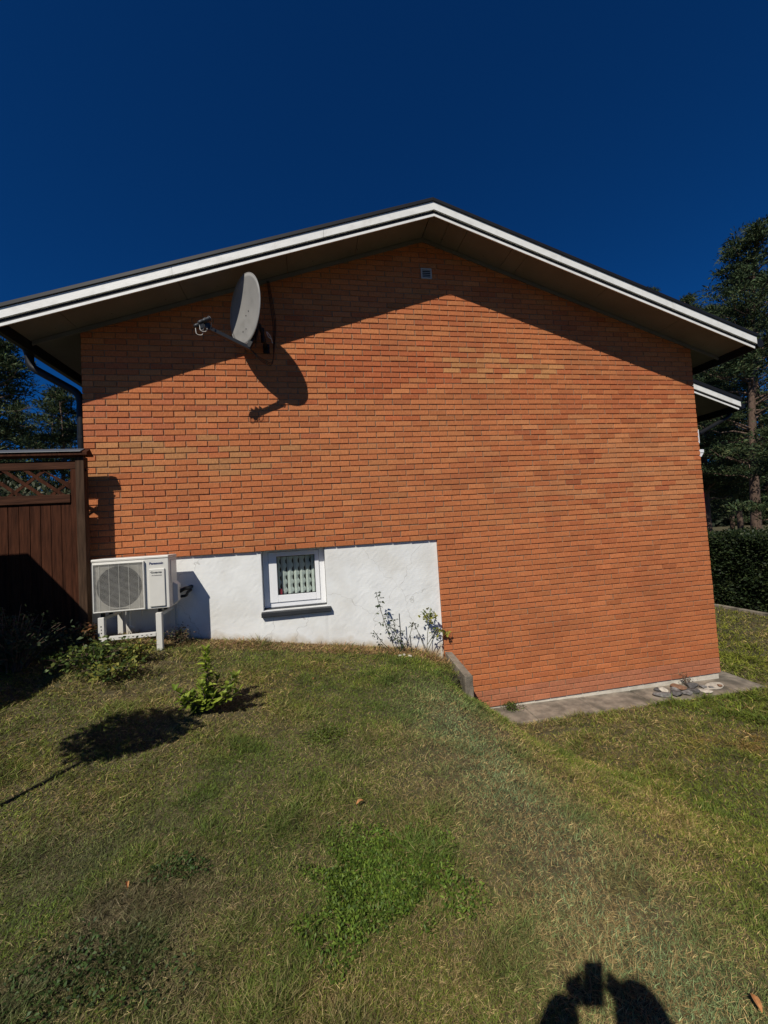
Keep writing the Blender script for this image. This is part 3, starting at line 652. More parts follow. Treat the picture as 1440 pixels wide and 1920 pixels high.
# cap: tilted top board with a metal edge
s=MB(); s.hexa([(-5.6,-.315,3.668),(.185,-.315,3.668),(.185,-.165,3.668),(-5.6,-.165,3.668),(-5.6,-.315,3.700),(.185,-.315,3.700),(.185,-.24,3.742),(-5.6,-.24,3.742)]); s.build('cap_board',M['wood'],FN)
s=MB(); s.hexa([(-5.6,-.325,3.704),(.13,-.325,3.704),(.13,-.24,3.748),(-5.6,-.24,3.748),(-5.6,-.325,3.709),(.13,-.325,3.709),(.13,-.24,3.753),(-5.6,-.24,3.753)]); s.tube([(-5.6,-.326,3.706),(.13,-.326,3.706)],.0035,8); s.build('cap_flashing',mat('bright_metal',(.10,.105,.11),.4,.05),FN)
s=MB(); s.box(-5.6,px0,yF+.03,yF+.06,3.602,3.617); s.build('batten',M['wood'],FN)
x=-.016; i=0
while x>-5.5:
    wd=.098+random.uniform(-.004,.004); s=MB(); yo=random.uniform(-.002,.002); s.box(x-wd,x,yF+.022+yo,yF+.042+yo,1.35+random.uniform(0,.03),3.144); s.build('board',M['wood'],FN,bevel=.002); x-=wd+random.uniform(.004,.009)
def clipbar(xc,dirx,y0,y1,wd):
    # lattice slat crossing between z=3.238 and 3.522 at 45 degrees (approx.)
    zA,zB=3.2385,3.5215; h=zB-zA; run=h*1.25*dirx
    s=MB(); p=[(xc,zA),(xc+wd,zA),(xc+run+wd,zB),(xc+run,zB)]
    s.hexa([(p[0][0],y0,p[0][1]),(p[1][0],y0,p[1][1]),(p[1][0],y1,p[1][1]),(p[0][0],y1,p[0][1]),(p[3][0],y0,p[3][1]),(p[2][0],y0,p[2][1]),(p[2][0],y1,p[2][1]),(p[3][0],y1,p[3][1])])
    s.build('lattice_slat',M['wood'],FN)
xx=-.125
while xx>-5.2:
    clipbar(xx,-1,yF+.014,yF+.026,.055); xx-=.205
xx=-.235
while xx>-5.5:
    clipbar(xx,1,yF+.028,yF+.040,.05)
    xx-=.41
# triangular infill of slats that would leave the frame at the right edge
for a in ((-.135,3.2385,-.0125,3.345,-.0125,3.41,-.06,3.2385),):
    pass
s=MB()
s.hexa([(-.10,yF+.014,3.36),(-.0125,yF+.014,3.29),(-.0125,yF+.026,3.29),(-.10,yF+.026,3.36),(-.10-.19,yF+.014,3.5215),(-.0125,yF+.014,3.355),(-.0125,yF+.026,3.355),(-.10-.19,yF+.026,3.5215)])
s.build('lattice_slat',M['wood'],FN)

# ------------------------------------------------------------------ foliage tools
def leafcloud(pos,nrmls,length,width,cols,bendf=.25):
    """kite leaves: pos (N,3) base, nrmls (N,3) direction; returns verts, faces, cols"""
    N=len(pos); d=nrmls/np.linalg.norm(nrmls,axis=1,keepdims=True)
    r=RNG.normal(size=(N,3)); sd_=np.cross(d,r); sd_/=np.linalg.norm(sd_,axis=1,keepdims=True)+1e-9
    L_=np.asarray(length).reshape(-1,1)*np.ones((N,1)); W_=np.asarray(width).reshape(-1,1)*np.ones((N,1))
    mid=pos+d*L_*.5+np.array([0,0,1])*L_*.08; tip=pos+d*L_-np.array([0,0,1])*L_*bendf*.4
    v=np.stack([pos,mid-sd_*W_/2,mid+sd_*W_/2,tip],1).reshape(-1,3)
    i=np.arange(N)[:,None]*4; f=np.concatenate([i+np.array([[0,2,1]]),i+np.array([[1,2,3]])],0)
    c=np.repeat(cols,4,axis=0); return v,f,c
def mixcol(pal,N,jit=.15):
    pal=np.array(pal); a=pal[RNG.integers(0,len(pal),N)]; return np.clip(a*(1+RNG.normal(0,jit,(N,1))),.002,1)
PINE=[(.035,.055,.022),(.045,.068,.024),(.024,.042,.02),(.075,.085,.032),(.055,.085,.032)]
def pine(name,base,height,crown0,rad,lean,seed,label,cat='tree',n_limb=46,group='pines behind the house',trunk_r=.2,dense=1.0,top=.35):
    global RNG
    keep=RNG; RNG=np.random.default_rng(seed); rr=random.Random(seed)
    root=empty(name,base,label,cat,group); B=V(base)
    tp=[]; nseg=10
    for i in range(nseg+1):
        t=i/nseg; tp.append(B+V((lean[0]*t+.15*math.sin(t*5+seed),lean[1]*t+.15*math.cos(t*4+seed),height*t-.1)))
    mb=MB(); mb.tube(tp,[trunk_r*(1-.85*i/nseg) for i in range(nseg+1)],9)
    lim=MB(); P=[];D=[];
    for j in range(n_limb):
        t=crown0+(1-crown0)*(j+rr.random())/n_limb; t=min(t,.99)
        q=tp[0].lerp(tp[0],0); fi=t*nseg; a=tp[int(fi)].lerp(tp[min(int(fi)+1,nseg)],fi-int(fi))
        u=(t-crown0)/(1-crown0); env=rad*(math.sin(math.pi*min(1,(u*.8+.22)))**.7)*(1-.25*u) if u<.8 else rad*(1-u)*2.2+rad*top*.3
        ln=env*rr.uniform(.55,1.05); az=rr.uniform(0,6.283); up=rr.uniform(-.05,.45)+.3*u
        d=V((math.cos(az),math.sin(az),up)).normalized(); pts=[a]
        for k in range(1,5): pts.append(a+d*ln*k/4+V((0,0,.08*ln*(k/4)**2))+V((rr.gauss(0,.05),rr.gauss(0,.05),rr.gauss(0,.05)))*ln)
        lim.tube(pts,[trunk_r*.22*(1-.2*k) for k in range(5)],5,cap=False)
        nc=int((4+6*ln/rad)*dense)
        for c in range(nc):
            s_=rr.uniform(.35,1.05); b=pts[0].lerp(pts[-1],s_)+V((rr.gauss(0,.28),rr.gauss(0,.28),rr.gauss(0.1,.16)))*min(1,ln*.6)
            n=int(rr.uniform(34,60)); cr_=rr.uniform(.22,.42)
            dd=RNG.normal(size=(n,3)); dd[:,2]=np.abs(dd[:,2])*.8-.15; dd/=np.linalg.norm(dd,axis=1,keepdims=True)
            P.append(np.array(b)+dd*RNG.uniform(0.1,1,(n,1))*cr_*np.array([1.25,1.25,.6])); D.append(dd+RNG.normal(0,.4,(n,3))+np.array([0,0,.3]))
    mb.build('trunk',M['bark'],root,smooth=True); lim.build('limb',M['bark'],root,smooth=True)
    P=np.concatenate(P);D=np.concatenate(D); N=len(P)
    v,f,c=leafcloud(P,D,RNG.uniform(.13,.26,N),RNG.uniform(.03,.06,N),mixcol(PINE,N,.25))
    fastmesh('crown',v,f,M['needle'],c,root); RNG=keep
    return root
def ray(px,py): return (FW+RT*((px-720)/FPX)+UP*((960-py)/FPX)).normalized()
def at(px,py,d): return CAM+ray(px,py)*d
def pine_at(px,pyb,pyt,d,**k):
    b=at(px,pyb,d); t=at(px,pyt,d); s_=(b-CAM); h=t.z
    return dict(base=(b.x,b.y,k.pop('z0',0.0)),height=h-k.pop('zz',0.0))
def P_(px,pyb,d,ztop_px,seed,label,rad,crown0,**k):
    b=at(px,pyb,d); hdir=V((b.x-CAM.x,b.y-CAM.y)); t=at(k.pop('tpx',px),ztop_px,d*1.0); 
    ratio=hdir.length/V((t.x-CAM.x,t.y-CAM.y)).length; ztop_=CAM.z+(t.z-CAM.z)*ratio
    z0=T(b.x,b.y) 
    return pine('pine_tree',(b.x,b.y,z0),ztop_-z0,crown0,rad,k.pop('lean',(0,0)),seed,label,**k)
R_=[(1408,995,27,462,3,'tall pine with bare lower trunk right of the house',3.3,.26,dict(lean=(-1.3,-2.4),trunk_r=.24,n_limb=90,tpx=1440,dense=1.25)),
(1322,995,36,545,5,'pine crown showing between roof end and the tall pine',3.6,.2,dict(n_limb=74,dense=1.5)),
(1262,995,42,528,6,'pine whose tip just clears the right roof slope',3.0,.4,dict(n_limb=56,dense=1.5)),
(1385,995,40,560,8,'broad pine standing behind the tall right pine',4.4,.12,dict(n_limb=90,dense=1.6)),
(1450,995,33,470,9,'pine cut by the right picture edge',3.8,.12,dict(n_limb=84,dense=1.5)),
(1335,995,30,700,11,'low bushy pine just beyond the porch roof',3.0,.30,dict(n_limb=60,dense=1.6)),
(1478,995,22,800,12,'short dense pine beside the hedge at the right edge',2.0,.1,dict(n_limb=40)),
(1375,995,50,690,13,'distant dark pine seen below the porch gutter',4.0,.05,dict(n_limb=70,dense=1.2)),
(1325,995,48,640,14,'distant pine nearest the right house corner',4.0,.05,dict(n_limb=70,dense=1.2))]
for a in R_: P_(a[0],a[1],a[2],a[3],a[4],a[5],a[6],a[7],group='pines beyond the hedge',**a[8])
L_=[(-14,900,22,640,21,'big dark pine at the left picture edge',2.4,.22,dict(n_limb=60,trunk_r=.2)),
(93,900,27,735,22,'thin pine with open crown above the fence',1.7,.35,dict(n_limb=30,dense=.8,trunk_r=.1)),
(112,900,24,728,23,'pine nearest the downpipe behind the fence',1.7,.3,dict(n_limb=34,dense=.85,trunk_r=.13)),
(40,900,34,760,24,'far pine between the two left pines',2.4,.1,dict(n_limb=44)),
(140,900,38,800,25,'distant low pine partly hidden by the downpipe',2.6,.05,dict(n_limb=40)),
(0,900,40,800,26,'far low pine at the left edge behind the big one',3.0,.05,dict(n_limb=44))]
for a in L_: P_(a[0],a[1],a[2],a[3],a[4],a[5],a[6],a[7],group='pines behind the fence',**a[8])
# distant wood closing the horizon
def bushcloud(name,c,rad,N,pal,leaf,label,cat,parent=None,group=None,kind=None,seed=1,mt='leaf',stems=0,hollow=.35,up=.4,boxy=False):
    global RNG
    keep=RNG; RNG=np.random.default_rng(seed)
    if boxy: P=RNG.uniform(-1,1,(N,3)); ax=RNG.integers(0,3,N); m_=RNG.random(N)<.75; P[np.arange(N)[m_],ax[m_]]=np.sign(P[np.arange(N)[m_],ax[m_]])*(1-np.abs(RNG.normal(0,.05,m_.sum())))
    else:
        P=RNG.normal(size=(N,3)); P/=np.linalg.norm(P,axis=1,keepdims=True); P*=(hollow+(1-hollow)*RNG.random((N,1))**.5)
    nd=P/np.linalg.norm(P,axis=1,keepdims=True)
    # clumpy outline
    k=RNG.normal(size=(7,3))*2.2; ph=RNG.uniform(0,6,7); bump_=sum(np.sin(P@k[i]+ph[i]) for i in range(7))/7
    Q=P*(1+.28*bump_[:,None])*np.array(rad)+np.array(c)
    D=nd*.8+RNG.normal(0,.6,(N,3))+np.array([0,0,up])
    v,f,cl=leafcloud(Q,D,RNG.uniform(.7,1.3,N)*leaf[0],RNG.uniform(.7,1.3,N)*leaf[1],mixcol(pal,N,.18))
    o=fastmesh(name,v,f,M[mt],cl,parent); RNG=keep
    if label: tag(o,label,cat,group,kind)
    return o
F_=[(.02,.028,.016),(.028,.036,.02),(.035,.042,.022)]
N=60000; th_=RNG.uniform(-.9,1.5,N); rr_=RNG.uniform(75,95,N); zz=RNG.random(N)**1.0*(10+3*np.sin(th_*40)+2*np.sin(th_*97+1))
P=np.stack([np.sin(th_)*rr_+2,np.cos(th_)*rr_-5,zz],-1)
v,f,c=leafcloud(P,RNG.normal(size=(N,3))+np.array([0,0,.4]),1.3,.7,mixcol(F_,N,.2)); tag(fastmesh('forest',v,f,M['needle'],c),'far dark wood closing the view behind the gardens',kind='stuff')
# hedge
HG=empty('hedge',(13.9,4,0),'tall clipped dark green hedge along the right side of the lawn','hedge')
s=MB(); s.box(13.45,14.5,-3,16,0,1.80); s.build('inner_twigs',mat('twig_mass',(.02,.022,.014),.9,.3),HG)
N=95000; RNG2=np.random.default_rng(5); u=RNG2.random(N); P=np.empty((N,3)); D=np.empty((N,3))
fz=u<.72; P[:,1]=RNG2.uniform(-3,16,N); P[:,2]=RNG2.uniform(.02,1.9,N); P[:,0]=13.42+RNG2.normal(0,.05,N)+.05*np.sin(P[:,1]*5)*np.sin(P[:,2]*6); D[:]=(-1,0,.5)
tp_=~fz; P[tp_,0]=RNG2.uniform(13.4,14.5,tp_.sum()); P[tp_,2]=1.88+RNG2.normal(0,.05,tp_.sum())+.05*np.sin(P[tp_,1]*4); D[tp_]=(0,0,1.)
D+=RNG2.normal(0,.5,(N,3)); v,f,c=leafcloud(P,D,RNG2.uniform(.06,.11,N),RNG2.uniform(.03,.05,N),mixcol([(.02,.035,.012),(.03,.05,.015),(.045,.06,.018),(.015,.025,.01)],N,.2)); fastmesh('foliage',v,f,M['leaf'],c,HG)
s=MB(); 
for j in range(30):
    y=-3+j*.62; s=MB(); s.box(13.10,13.22,y,y+.61,-.05,.09+random.uniform(-.01,.01)); 
    if j==0: KB=tag(empty('lawn_edging',(13.1,0,0)),'pale concrete edging kerb between lawn and hedge','kerb'); KB['kind']='structure'
    s.build('kerb_block',M['concrete'],KB,bevel=.01)

# ------------------------------------------------------------------ shrubs
LAU=[(.21,.28,.03),(.28,.35,.04),(.13,.19,.022),(.33,.40,.06)]
def rosette_bush(name,base,specs,seed,label,cat,pal,leaf,group=None,per=16):
    global RNG
    keep=RNG; RNG=np.random.default_rng(seed); rr=random.Random(seed); root=empty(name,base,label,cat,group); B=V(base); st=MB(); P=[];D=[];S_=[]
    for (dx,dy,h) in specs:
        top=B+V((dx,dy,h)); mid=B+V((dx*.4,dy*.4,h*.5)); st.tube([B,mid,top],[.008,.006,.003],6)
        n=int(per*max(1,h/.2))
        for i in range(n):
            t=1-(i/n)*.75; a=B.lerp(mid,min(1,t*2)) if t<.5 else mid.lerp(top,(t-.5)*2)
            az=i*2.4+rr.random(); el=.25+.9*t if t>.85 else rr.uniform(.1,.8)
            P.append(a); D.append((math.cos(az),math.sin(az),math.tan(min(el,1.3))*.8)); S_.append(leaf[0]*rr.uniform(.7,1.15))
    st.build('stem',M['bark'],root,smooth=True)
    P=np.array([tuple(p) for p in P]);D=np.array(D,float);S_=np.array(S_);N=len(P)
    d=D/np.linalg.norm(D,axis=1,keepdims=True); sd_=np.cross(d,np.array([0,0,1.])); sd_/=np.linalg.norm(sd_,axis=1,keepdims=True); nn_=np.cross(sd_,d)
    w_=S_*leaf[1]; ts=[0,.2,.45,.75,1]; ws=[.15,.75,1,.7,.05]; v=[]; 
    for t,ww in zip(ts,ws):
        c0=P+d*(S_*t)[:,None]-np.array([0,0,1])*(S_*.22*t*t)[:,None]
        v+= [c0-sd_*(w_*ww/2)[:,None]+nn_*(w_*.12*ww)[:,None], c0-nn_*(w_*.06*ww)[:,None], c0+sd_*(w_*ww/2)[:,None]+nn_*(w_*.12*ww)[:,None]]
    v=np.stack(v,1).reshape(-1,3); i=np.arange(N)[:,None]*15; f=[]
    for k in range(4):
        for j in range(2): a=k*3+j; f.append(i+np.array([[a,a+1,a+4,a+3]]))
    f=np.concatenate(f,0); c=np.repeat(mixcol(pal,N,.15),15,axis=0)
    fastmesh('leaves',v,f,M['leaf'],c,root,smooth=True); RNG=keep; return root
rl=random.Random(4)
sp=[(.0,.02,.50),(.02,.0,.42)]+[(rl.uniform(-.24,.26),rl.uniform(-.14,.16),rl.uniform(.10,.28)) for _ in range(24)]
rosette_bush('laurel_shrub',(1.72,-1.80,T(1.72,-1.8)-.01),sp,3,'small glossy light green laurel shrub standing alone on the lawn','shrub',LAU,(.078,.46),per=18)
def twigbush(base,rad,h,n,seed,label,pal,leaf,cat='shrub',nl=22,name='rose_bush'):
    global RNG
    keep=RNG; RNG=np.random.default_rng(seed); rr=random.Random(seed); root=empty(name,base,label,cat); B=V(base); st=MB(); P=[];D=[]
    for k in range(n):
        az=rr.uniform(0,6.283); r=rad*rr.random()**.5; top=B+V((math.cos(az)*r,math.sin(az)*r,h*rr.uniform(.45,1)*(1-.3*r/rad))); mid=B.lerp(top,.5)+V((rr.gauss(0,.03),rr.gauss(0,.03),.04)); s0=B+V((math.cos(az)*r*.25,math.sin(az)*r*.25,0))
        st.tube([s0,mid,top],[.005,.004,.002],5,cap=False)
        for i in range(nl):
            t=rr.uniform(.25,1.02); a=s0.lerp(mid,t*2) if t<.5 else mid.lerp(top,(t-.5)*2); a=a+V((rr.gauss(0,.035),rr.gauss(0,.035),rr.gauss(0,.025)))
            P.append(tuple(a)); D.append((rr.gauss(0,1),rr.gauss(0,1),rr.gauss(.2,.5)))
    st.build('stem',M['bark'],root,smooth=True); N=len(P)
    v,f,c=leafcloud(np.array(P),np.array(D),RNG.uniform(.7,1.3,N)*leaf[0],RNG.uniform(.7,1.3,N)*leaf[1],mixcol(pal,N,.2)); fastmesh('leaves',v,f,M['leaf'],c,root); RNG=keep; return root
RG=[(.08,.12,.025),(.11,.16,.03),(.05,.08,.02),(.17,.20,.04)]
YG=[(.28,.26,.05),(.22,.22,.045),(.13,.17,.035),(.34,.29,.06)]
twigbush((.50,-.98,T(.5,-.98)),.36,.27,38,31,'leafy green rose bush on the lawn in front of the heat pump stand',RG,(.045,.026))
twigbush((.80,-.78,T(.80,-.78)),.17,.26,20,32,'yellowing rose twigs right under the heat pump stand',YG,(.042,.024))
twigbush((.78,-1.22,T(.78,-1.22)),.30,.20,28,33,'low spreading green rose growth in front of the leafy bush',RG+YG[:2],(.042,.024))
twigbush((.14,-.42,T(.14,-.42)),.13,.30,20,34,'small reddish brown shrub beneath the left corner of the heat pump',[(.16,.06,.025),(.12,.07,.03),(.09,.08,.03),(.20,.09,.03)],(.05,.03))
twigbush((1.04,-.20,T(1.04,-.2)),.10,.24,22,35,'dry brown weeds behind the right stand leg',[(.20,.13,.07),(.14,.11,.06),(.07,.09,.03)],(.03,.012),name='weeds',cat='weeds')
twigbush((-.10,-1.05,T(-.1,-1.05)),.42,.62,90,36,'dark green bush in the shade at the left edge',[(.03,.05,.02),(.045,.07,.028),(.06,.08,.035)],(.04,.018),name='bush')
twigbush((.10,-.62,T(.1,-.6)),.20,.26,24,37,'low shaded plant between the dark bush and the heat pump',[(.03,.05,.02),(.045,.07,.028)],(.04,.022),name='bush')
twigbush((4.36,-.86,T(4.36,-.86)-.02),.13,.10,30,38,'low green weeds at the foot of the concrete wing wall',RG,(.03,.014),name='weeds',cat='weeds')
twigbush((7.98,-.09,.05),.05,.20,8,39,'thin seedling growing between the stones and the plinth',[(.09,.09,.05),(.12,.08,.06)],(.025,.014),nl=9,name='weeds',cat='weeds')
twigbush((5.15,-.08,.09),.09,.06,16,44,'tiny weed in the slab joint near the wing wall',RG,(.025,.014),name='weeds',cat='weeds')
for i_,(bx,by,lab_) in enumerate(((-1.3,2.2,'leafy light green shrub seen through the right part of the lattice'),(-2.4,2.6,'leafy shrub seen through the left part of the lattice'))):
    bushcloud('leafy_shrub',(bx,by,2.9),(.75,.6,.9),1800,[(.09,.10,.05),(.15,.16,.10),(.04,.05,.025)],(.09,.05),lab_,'shrub',None,'shrubs behind the fence',seed=71+i_,hollow=.2)
# tall thin plants at the white wall
def stemplant(stems,seed,label,pal,leafs):
    global RNG
    keep=RNG; RNG=np.random.default_rng(seed); rr=random.Random(seed); b=stems[0][0][0]; z=T(b[0],b[1]); root=empty('rose_plant',(b[0],b[1],z),label,'plant','rose plants against the white wall'); st=MB(); P=[];D=[]
    for path,nl,z0 in stems:
        pts=[V(p) for p in path[1:]] if False else [V((p[0],p[1],p[2])) for p in path]
        st.tube(pts,[.005*(1-.12*i) for i in range(len(pts))],5,cap=False)
        for i in range(nl):
            t=z0+(1-z0)*rr.random(); k=t*(len(pts)-1); a=pts[int(k)].lerp(pts[min(int(k)+1,len(pts)-1)],k-int(k))
            off=V((rr.gauss(0,.04),rr.gauss(0,.02),rr.gauss(0,.03))); st.tube([a,a+off],.0015,3,cap=False)
            for q in range(3): P.append(tuple(a+off)); D.append((rr.gauss(0,1),rr.gauss(-.3,.8),rr.gauss(-.2,.6)))
    st.build('stem',mat('green_stem',(.08,.075,.035),.7,.2) if 'green_stem' not in bpy.data.materials else bpy.data.materials['green_stem'],root,smooth=True); N=len(P)
    v,f,c=leafcloud(np.array(P),np.array(D),RNG.uniform(.7,1.3,N)*leafs[0],RNG.uniform(.7,1.3,N)*leafs[1],mixcol(pal,N,.2)); fastmesh('leaves',v,f,M['leaf'],c,root); RNG=keep
DG=[(.04,.06,.022),(.06,.085,.03),(.03,.045,.02)]
z1=1.02
stemplant([([(3.60,-.20,z1),(3.50,-.2,1.3),(3.42,-.18,1.6),(3.37,-.18,1.83)],22,.3),([(3.60,-.2,z1),(3.42,-.22,1.2),(3.30,-.22,1.38)],9,.5)],51,'tallest thin rose plant against the white wall, with dark leaves',DG,(.04,.022))
stemplant([([(3.64,-.18,z1),(3.62,-.16,1.2),(3.58,-.14,1.45)],24,.15),([(3.64,-.18,z1),(3.76,-.16,1.2),(3.84,-.16,1.42)],3,.9)],52,'bushy thin rose plant just left of the garden stakes',DG,(.04,.022))
stemplant([([(4.0,-.12,z1-.04),(4.03,-.12,1.25),(4.07,-.12,1.42)],2,.9),([(4.04,-.12,1.3),(4.10,-.12,1.45),(4.14,-.12,1.52)],18,.4),([(4.07,-.12,1.42),(4.02,-.12,1.52)],12,.3),([(4.02,-.12,1.1),(4.12,-.10,1.22),(4.24,-.09,1.26),(4.36,-.08,1.18)],16,.4)],53,'rose plant with yellow green leaves beside the brick panel',[(.26,.27,.04),(.30,.28,.05),(.12,.16,.035)],(.045,.026))
stemplant([([(4.0,-.12,z1-.04),(3.93,-.12,1.2),(3.85,-.12,1.40)],3,.8),([(4.0,-.12,z1-.04),(4.08,-.14,1.15),(4.14,-.12,1.2)],3,.7)],54,'bare forked rose stems between the stakes and the brick panel',DG,(.04,.022))
for i,(x,y,h) in enumerate(((3.665,-.15,.50),(3.80,-.12,.22))):
    s=MB(); s.tube([(x,y,T(x,y)-.05),(x-.006,y,T(x,y)+h)],.006,8); tag(s.build('garden_stake',M['darkgrey']),['tall thin grey garden stake at the white wall','short thin grey garden stake at the white wall'][i],'stake','garden stakes')
s=MB(); s.box(4.205,4.222,-.09,-.075,.9,1.03); tag(s.build('marker_stick',M['plinth']),'small pale wooden stick beside the concrete wing wall','stick')

# ------------------------------------------------------------------ lawn grass
def patch(x,y,s,ph): return np.sin(x*s+ph+.8*np.sin(y*s*.7+ph*2))*np.sin(y*s*1.1-ph+.7*np.sin(x*s*.6))
def grass(N,rmin,rmax,tmin,tmax,name,label,hs=(.014,.034),straw=.26,seed=1,wmul=1.0):
    R=np.random.default_rng(seed)
    r=rmin*(rmax/rmin)**R.random(N); t=R.uniform(tmin,tmax,N)
    x=CAM.x+np.sin(t)*r; y=CAM.y+np.cos(t)*r
    hyp=r
    ok=(y<-.0)|(x>9.02)
    ok&=~((x>4.27)&(x<4.39)&(y>-.70)&(y<0)); 
    slab=(x>4.47)&(x<9.0)&(y>-.42+.03*np.sin(x*9)+.02*np.sin(x*31)); ok&=~slab; ok&=~((x>8.69)&(x<9.01)&(y>-.42)&(y<7.3))
    ok&=~((x>13.05)); ok&=(y<16)
    nz=patch(x,y,1.3,.4)+.6*patch(x,y,3.1,2)+.4*patch(x,y,7.3,4); 
    ok&=~((nz<-.75)&(R.random(N)<.35))
    x,y,r,nz=x[ok],y[ok],r[ok],nz[ok]; N=len(x); z=groundz(x,y)
    tall=R.random(N); h=R.uniform(hs[0],hs[1],N)*(1+.7*np.clip(patch(x,y,5.3,1),0,1))*np.clip(r/3.5,.9,1.6)
    wall=(y>-.32)&(x<4.27); h*=1+.7*np.clip(patch(x,y,11,3)*patch(x,y,4.3,6)*2.2,0,1); h[wall]*=1.5
    az=R.uniform(0,6.283,N); ln=R.uniform(.35,1.5,N); st=R.random(N)
    pst=np.clip(straw-.28*nz+.30*(wall)+.22*np.exp(-((x-1.9)/.8)**2-((y+3.6)/.6)**2),.06,.92)
    isst=st<pst; ln[isst]*=1.9
    d=np.stack([np.cos(az)*ln,np.sin(az)*ln,np.ones(N)],-1); d/=np.linalg.norm(d,axis=1,keepdims=True)
    sd_=np.stack([-np.sin(az),np.cos(az),np.zeros(N)],-1); sd_=sd_+R.normal(0,.5,(N,3)); sd_/=np.linalg.norm(sd_,axis=1,keepdims=True)
    wd=(.0018+.0015*R.random(N))*np.clip(r/2.5,.8,4)*wmul
    p=np.stack([x,y,z-.004],-1); H=(h*np.where(isst,1.25,1))[:,None]
    mid=p+d*H*.55; tip=p+d*H+np.stack([np.cos(az),np.sin(az),-.3*np.ones(N)],-1)*H*.25
    v=np.stack([p,mid-sd_*wd[:,None]/2,mid+sd_*wd[:,None]/2,tip],1).reshape(-1,3)
    i=np.arange(N)[:,None]*4; f=np.concatenate([i+np.array([[0,2,1]]),i+np.array([[1,2,3]])],0)
    g1=np.array([.145,.185,.024]); g2=np.array([.068,.118,.017]); g3=np.array([.205,.200,.035]); s1=np.array([.42,.33,.15]); s2=np.array([.17,.12,.05])
    a=R.random((N,1)); c=g1*a+g2*(1-a); q=np.clip(.5+.5*nz,0,1)[:,None]; c=c*q+(.5*c+.5*g3)*(1-q)
    far=sstep(6.5,10,r)[:,None]; c=c*(1-far)+far*(.5*c+.5*np.array([.19,.19,.022]))
    cool=np.exp(-((x-3.72)/.40)**2)*sstep(-.8,-2,y)*.75; c=c*(1-cool[:,None])+cool[:,None]*np.array([.19,.275,.14])*(.45+.95*a)
    green=np.exp(-((x-2.85)/.33)**2-((y+3.42)/.28)**2)[:,None]*.8; c=c*(1-green)+green*np.array([.10,.17,.025])
    b=R.random((N,1)); sc_=s1*b+s2*(1-b); c=np.where(isst[:,None],sc_,c)
    wallc=wall[:,None]&(R.random((N,1))<.45); c=np.where(wallc,np.array([.30,.19,.10])*(.5+R.random((N,1))),c)
    warm=(.5+.5*np.clip(patch(x,y,.9,2.2)+.5*patch(x,y,2.3,5),-1,1))[:,None]; c=c*(1-.35*warm)+.35*warm*c*np.array([1.45,1.12,.75])
    dryl=np.exp(-((x-1.6)/.75)**2-((y+3.45)/.55)**2)[:,None]*np.clip(.55+.8*patch(x,y,5,1)+.5*patch(x,y,11,7),0,1)[:,None]; c=c*(1-.75*dryl)+.75*dryl*np.array([.11,.09,.055])*(.6+1.3*a**2)
    rust=np.exp(-((x-7.0)/.6)**2-((y+1.5)/.2)**2)[:,None]*np.clip(.6+.8*patch(x,y,9,1),0,1)[:,None]; c=c*(1-.6*rust)+.6*rust*np.array([.28,.11,.05])
    tf=np.clip(patch(x,y,11,3)*patch(x,y,4.3,6)*2.2,0,1)[:,None]; c=c*(1-.35*tf)+tf*.35*np.array([.05,.095,.02])
    c=np.clip(c*1.15*(1+R.normal(0,.32,(N,1))),.004,1)
    tag(fastmesh(name,v,f,M['grass'],np.repeat(c,4,axis=0)),label,'grass' if False else None,kind='stuff')
grass(860000,1.05,9.5,-.95,1.25,'grass','short dry mown grass covering the sloping lawn',seed=2)
grass(90000,6.5,26,.45,1.15,'grass','short green grass on the far lawn by the hedge',hs=(.03,.05),straw=.18,seed=3,wmul=1.2)
# clover like broad leaf patch
def clover(cx,cy,rx,ry,N,seed,label,pal=((.12,.19,.025),(.16,.23,.03),(.08,.14,.02))):
    R=np.random.default_rng(seed); x=cx+R.normal(0,1,N*2)*rx*.55; y=cy+R.normal(0,1,N*2)*ry*.55
    e=((x-cx)/rx)**2+((y-cy)/ry)**2+.55*patch(x,y,9,seed)+.35*patch(x,y,17,seed+1); k=(e<.8); x,y=x[k][:N],y[k][:N]; n=len(x)
    p=np.stack([x,y,groundz(x,y)+R.uniform(.004,.018,n)],-1); d=np.stack([R.normal(0,1,n),R.normal(0,1,n),R.uniform(.15,1.3,n)],-1)
    global RNG
    v,f,c=leafcloud(p,d,R.uniform(.014,.026,n),R.uniform(.006,.010,n),mixcol(pal,n,.2)); tag(fastmesh('ground_cover',v,f,M['leaf'],c),label,kind='stuff')
clover(2.84,-3.42,.40,.34,7500,3,'patch of bright green low broad leaves in the middle of the lawn')
clover(2.63,-2.20,.2,.15,700,4,'small yellow green patch of low leaves further up the lawn',((.11,.14,.02),(.09,.13,.02)))
clover(1.75,-3.62,.34,.20,1000,5,'scattered green weeds in the dry lawn at the lower left',((.05,.09,.02),(.06,.10,.025)))
clover(1.95,-3.25,.16,.12,350,6,'green weed tuft in the lawn left of the bright patch',((.05,.09,.02),(.06,.11,.025)))
# dry litter along the white wall
N=9000; x=RNG.uniform(1.1,4.2,N); y=-np.abs(RNG.normal(0,.13,N))-.0+.03; z=groundz(x,np.minimum(y,0))+.006
d=np.stack([RNG.normal(0,1,N),RNG.normal(0,1,N),RNG.uniform(-.1,.7,N)],-1)
v,f,c=leafcloud(np.stack([x,y,z],-1),d,RNG.uniform(.02,.045,N),RNG.uniform(.004,.009,N),mixcol([(.34,.22,.12),(.26,.16,.08),(.40,.30,.18),(.18,.12,.06)],N,.2)); tag(fastmesh('leaf_litter',v,f,M['grass'],c),'dry brown litter lying along the foot of the white wall',kind='stuff')
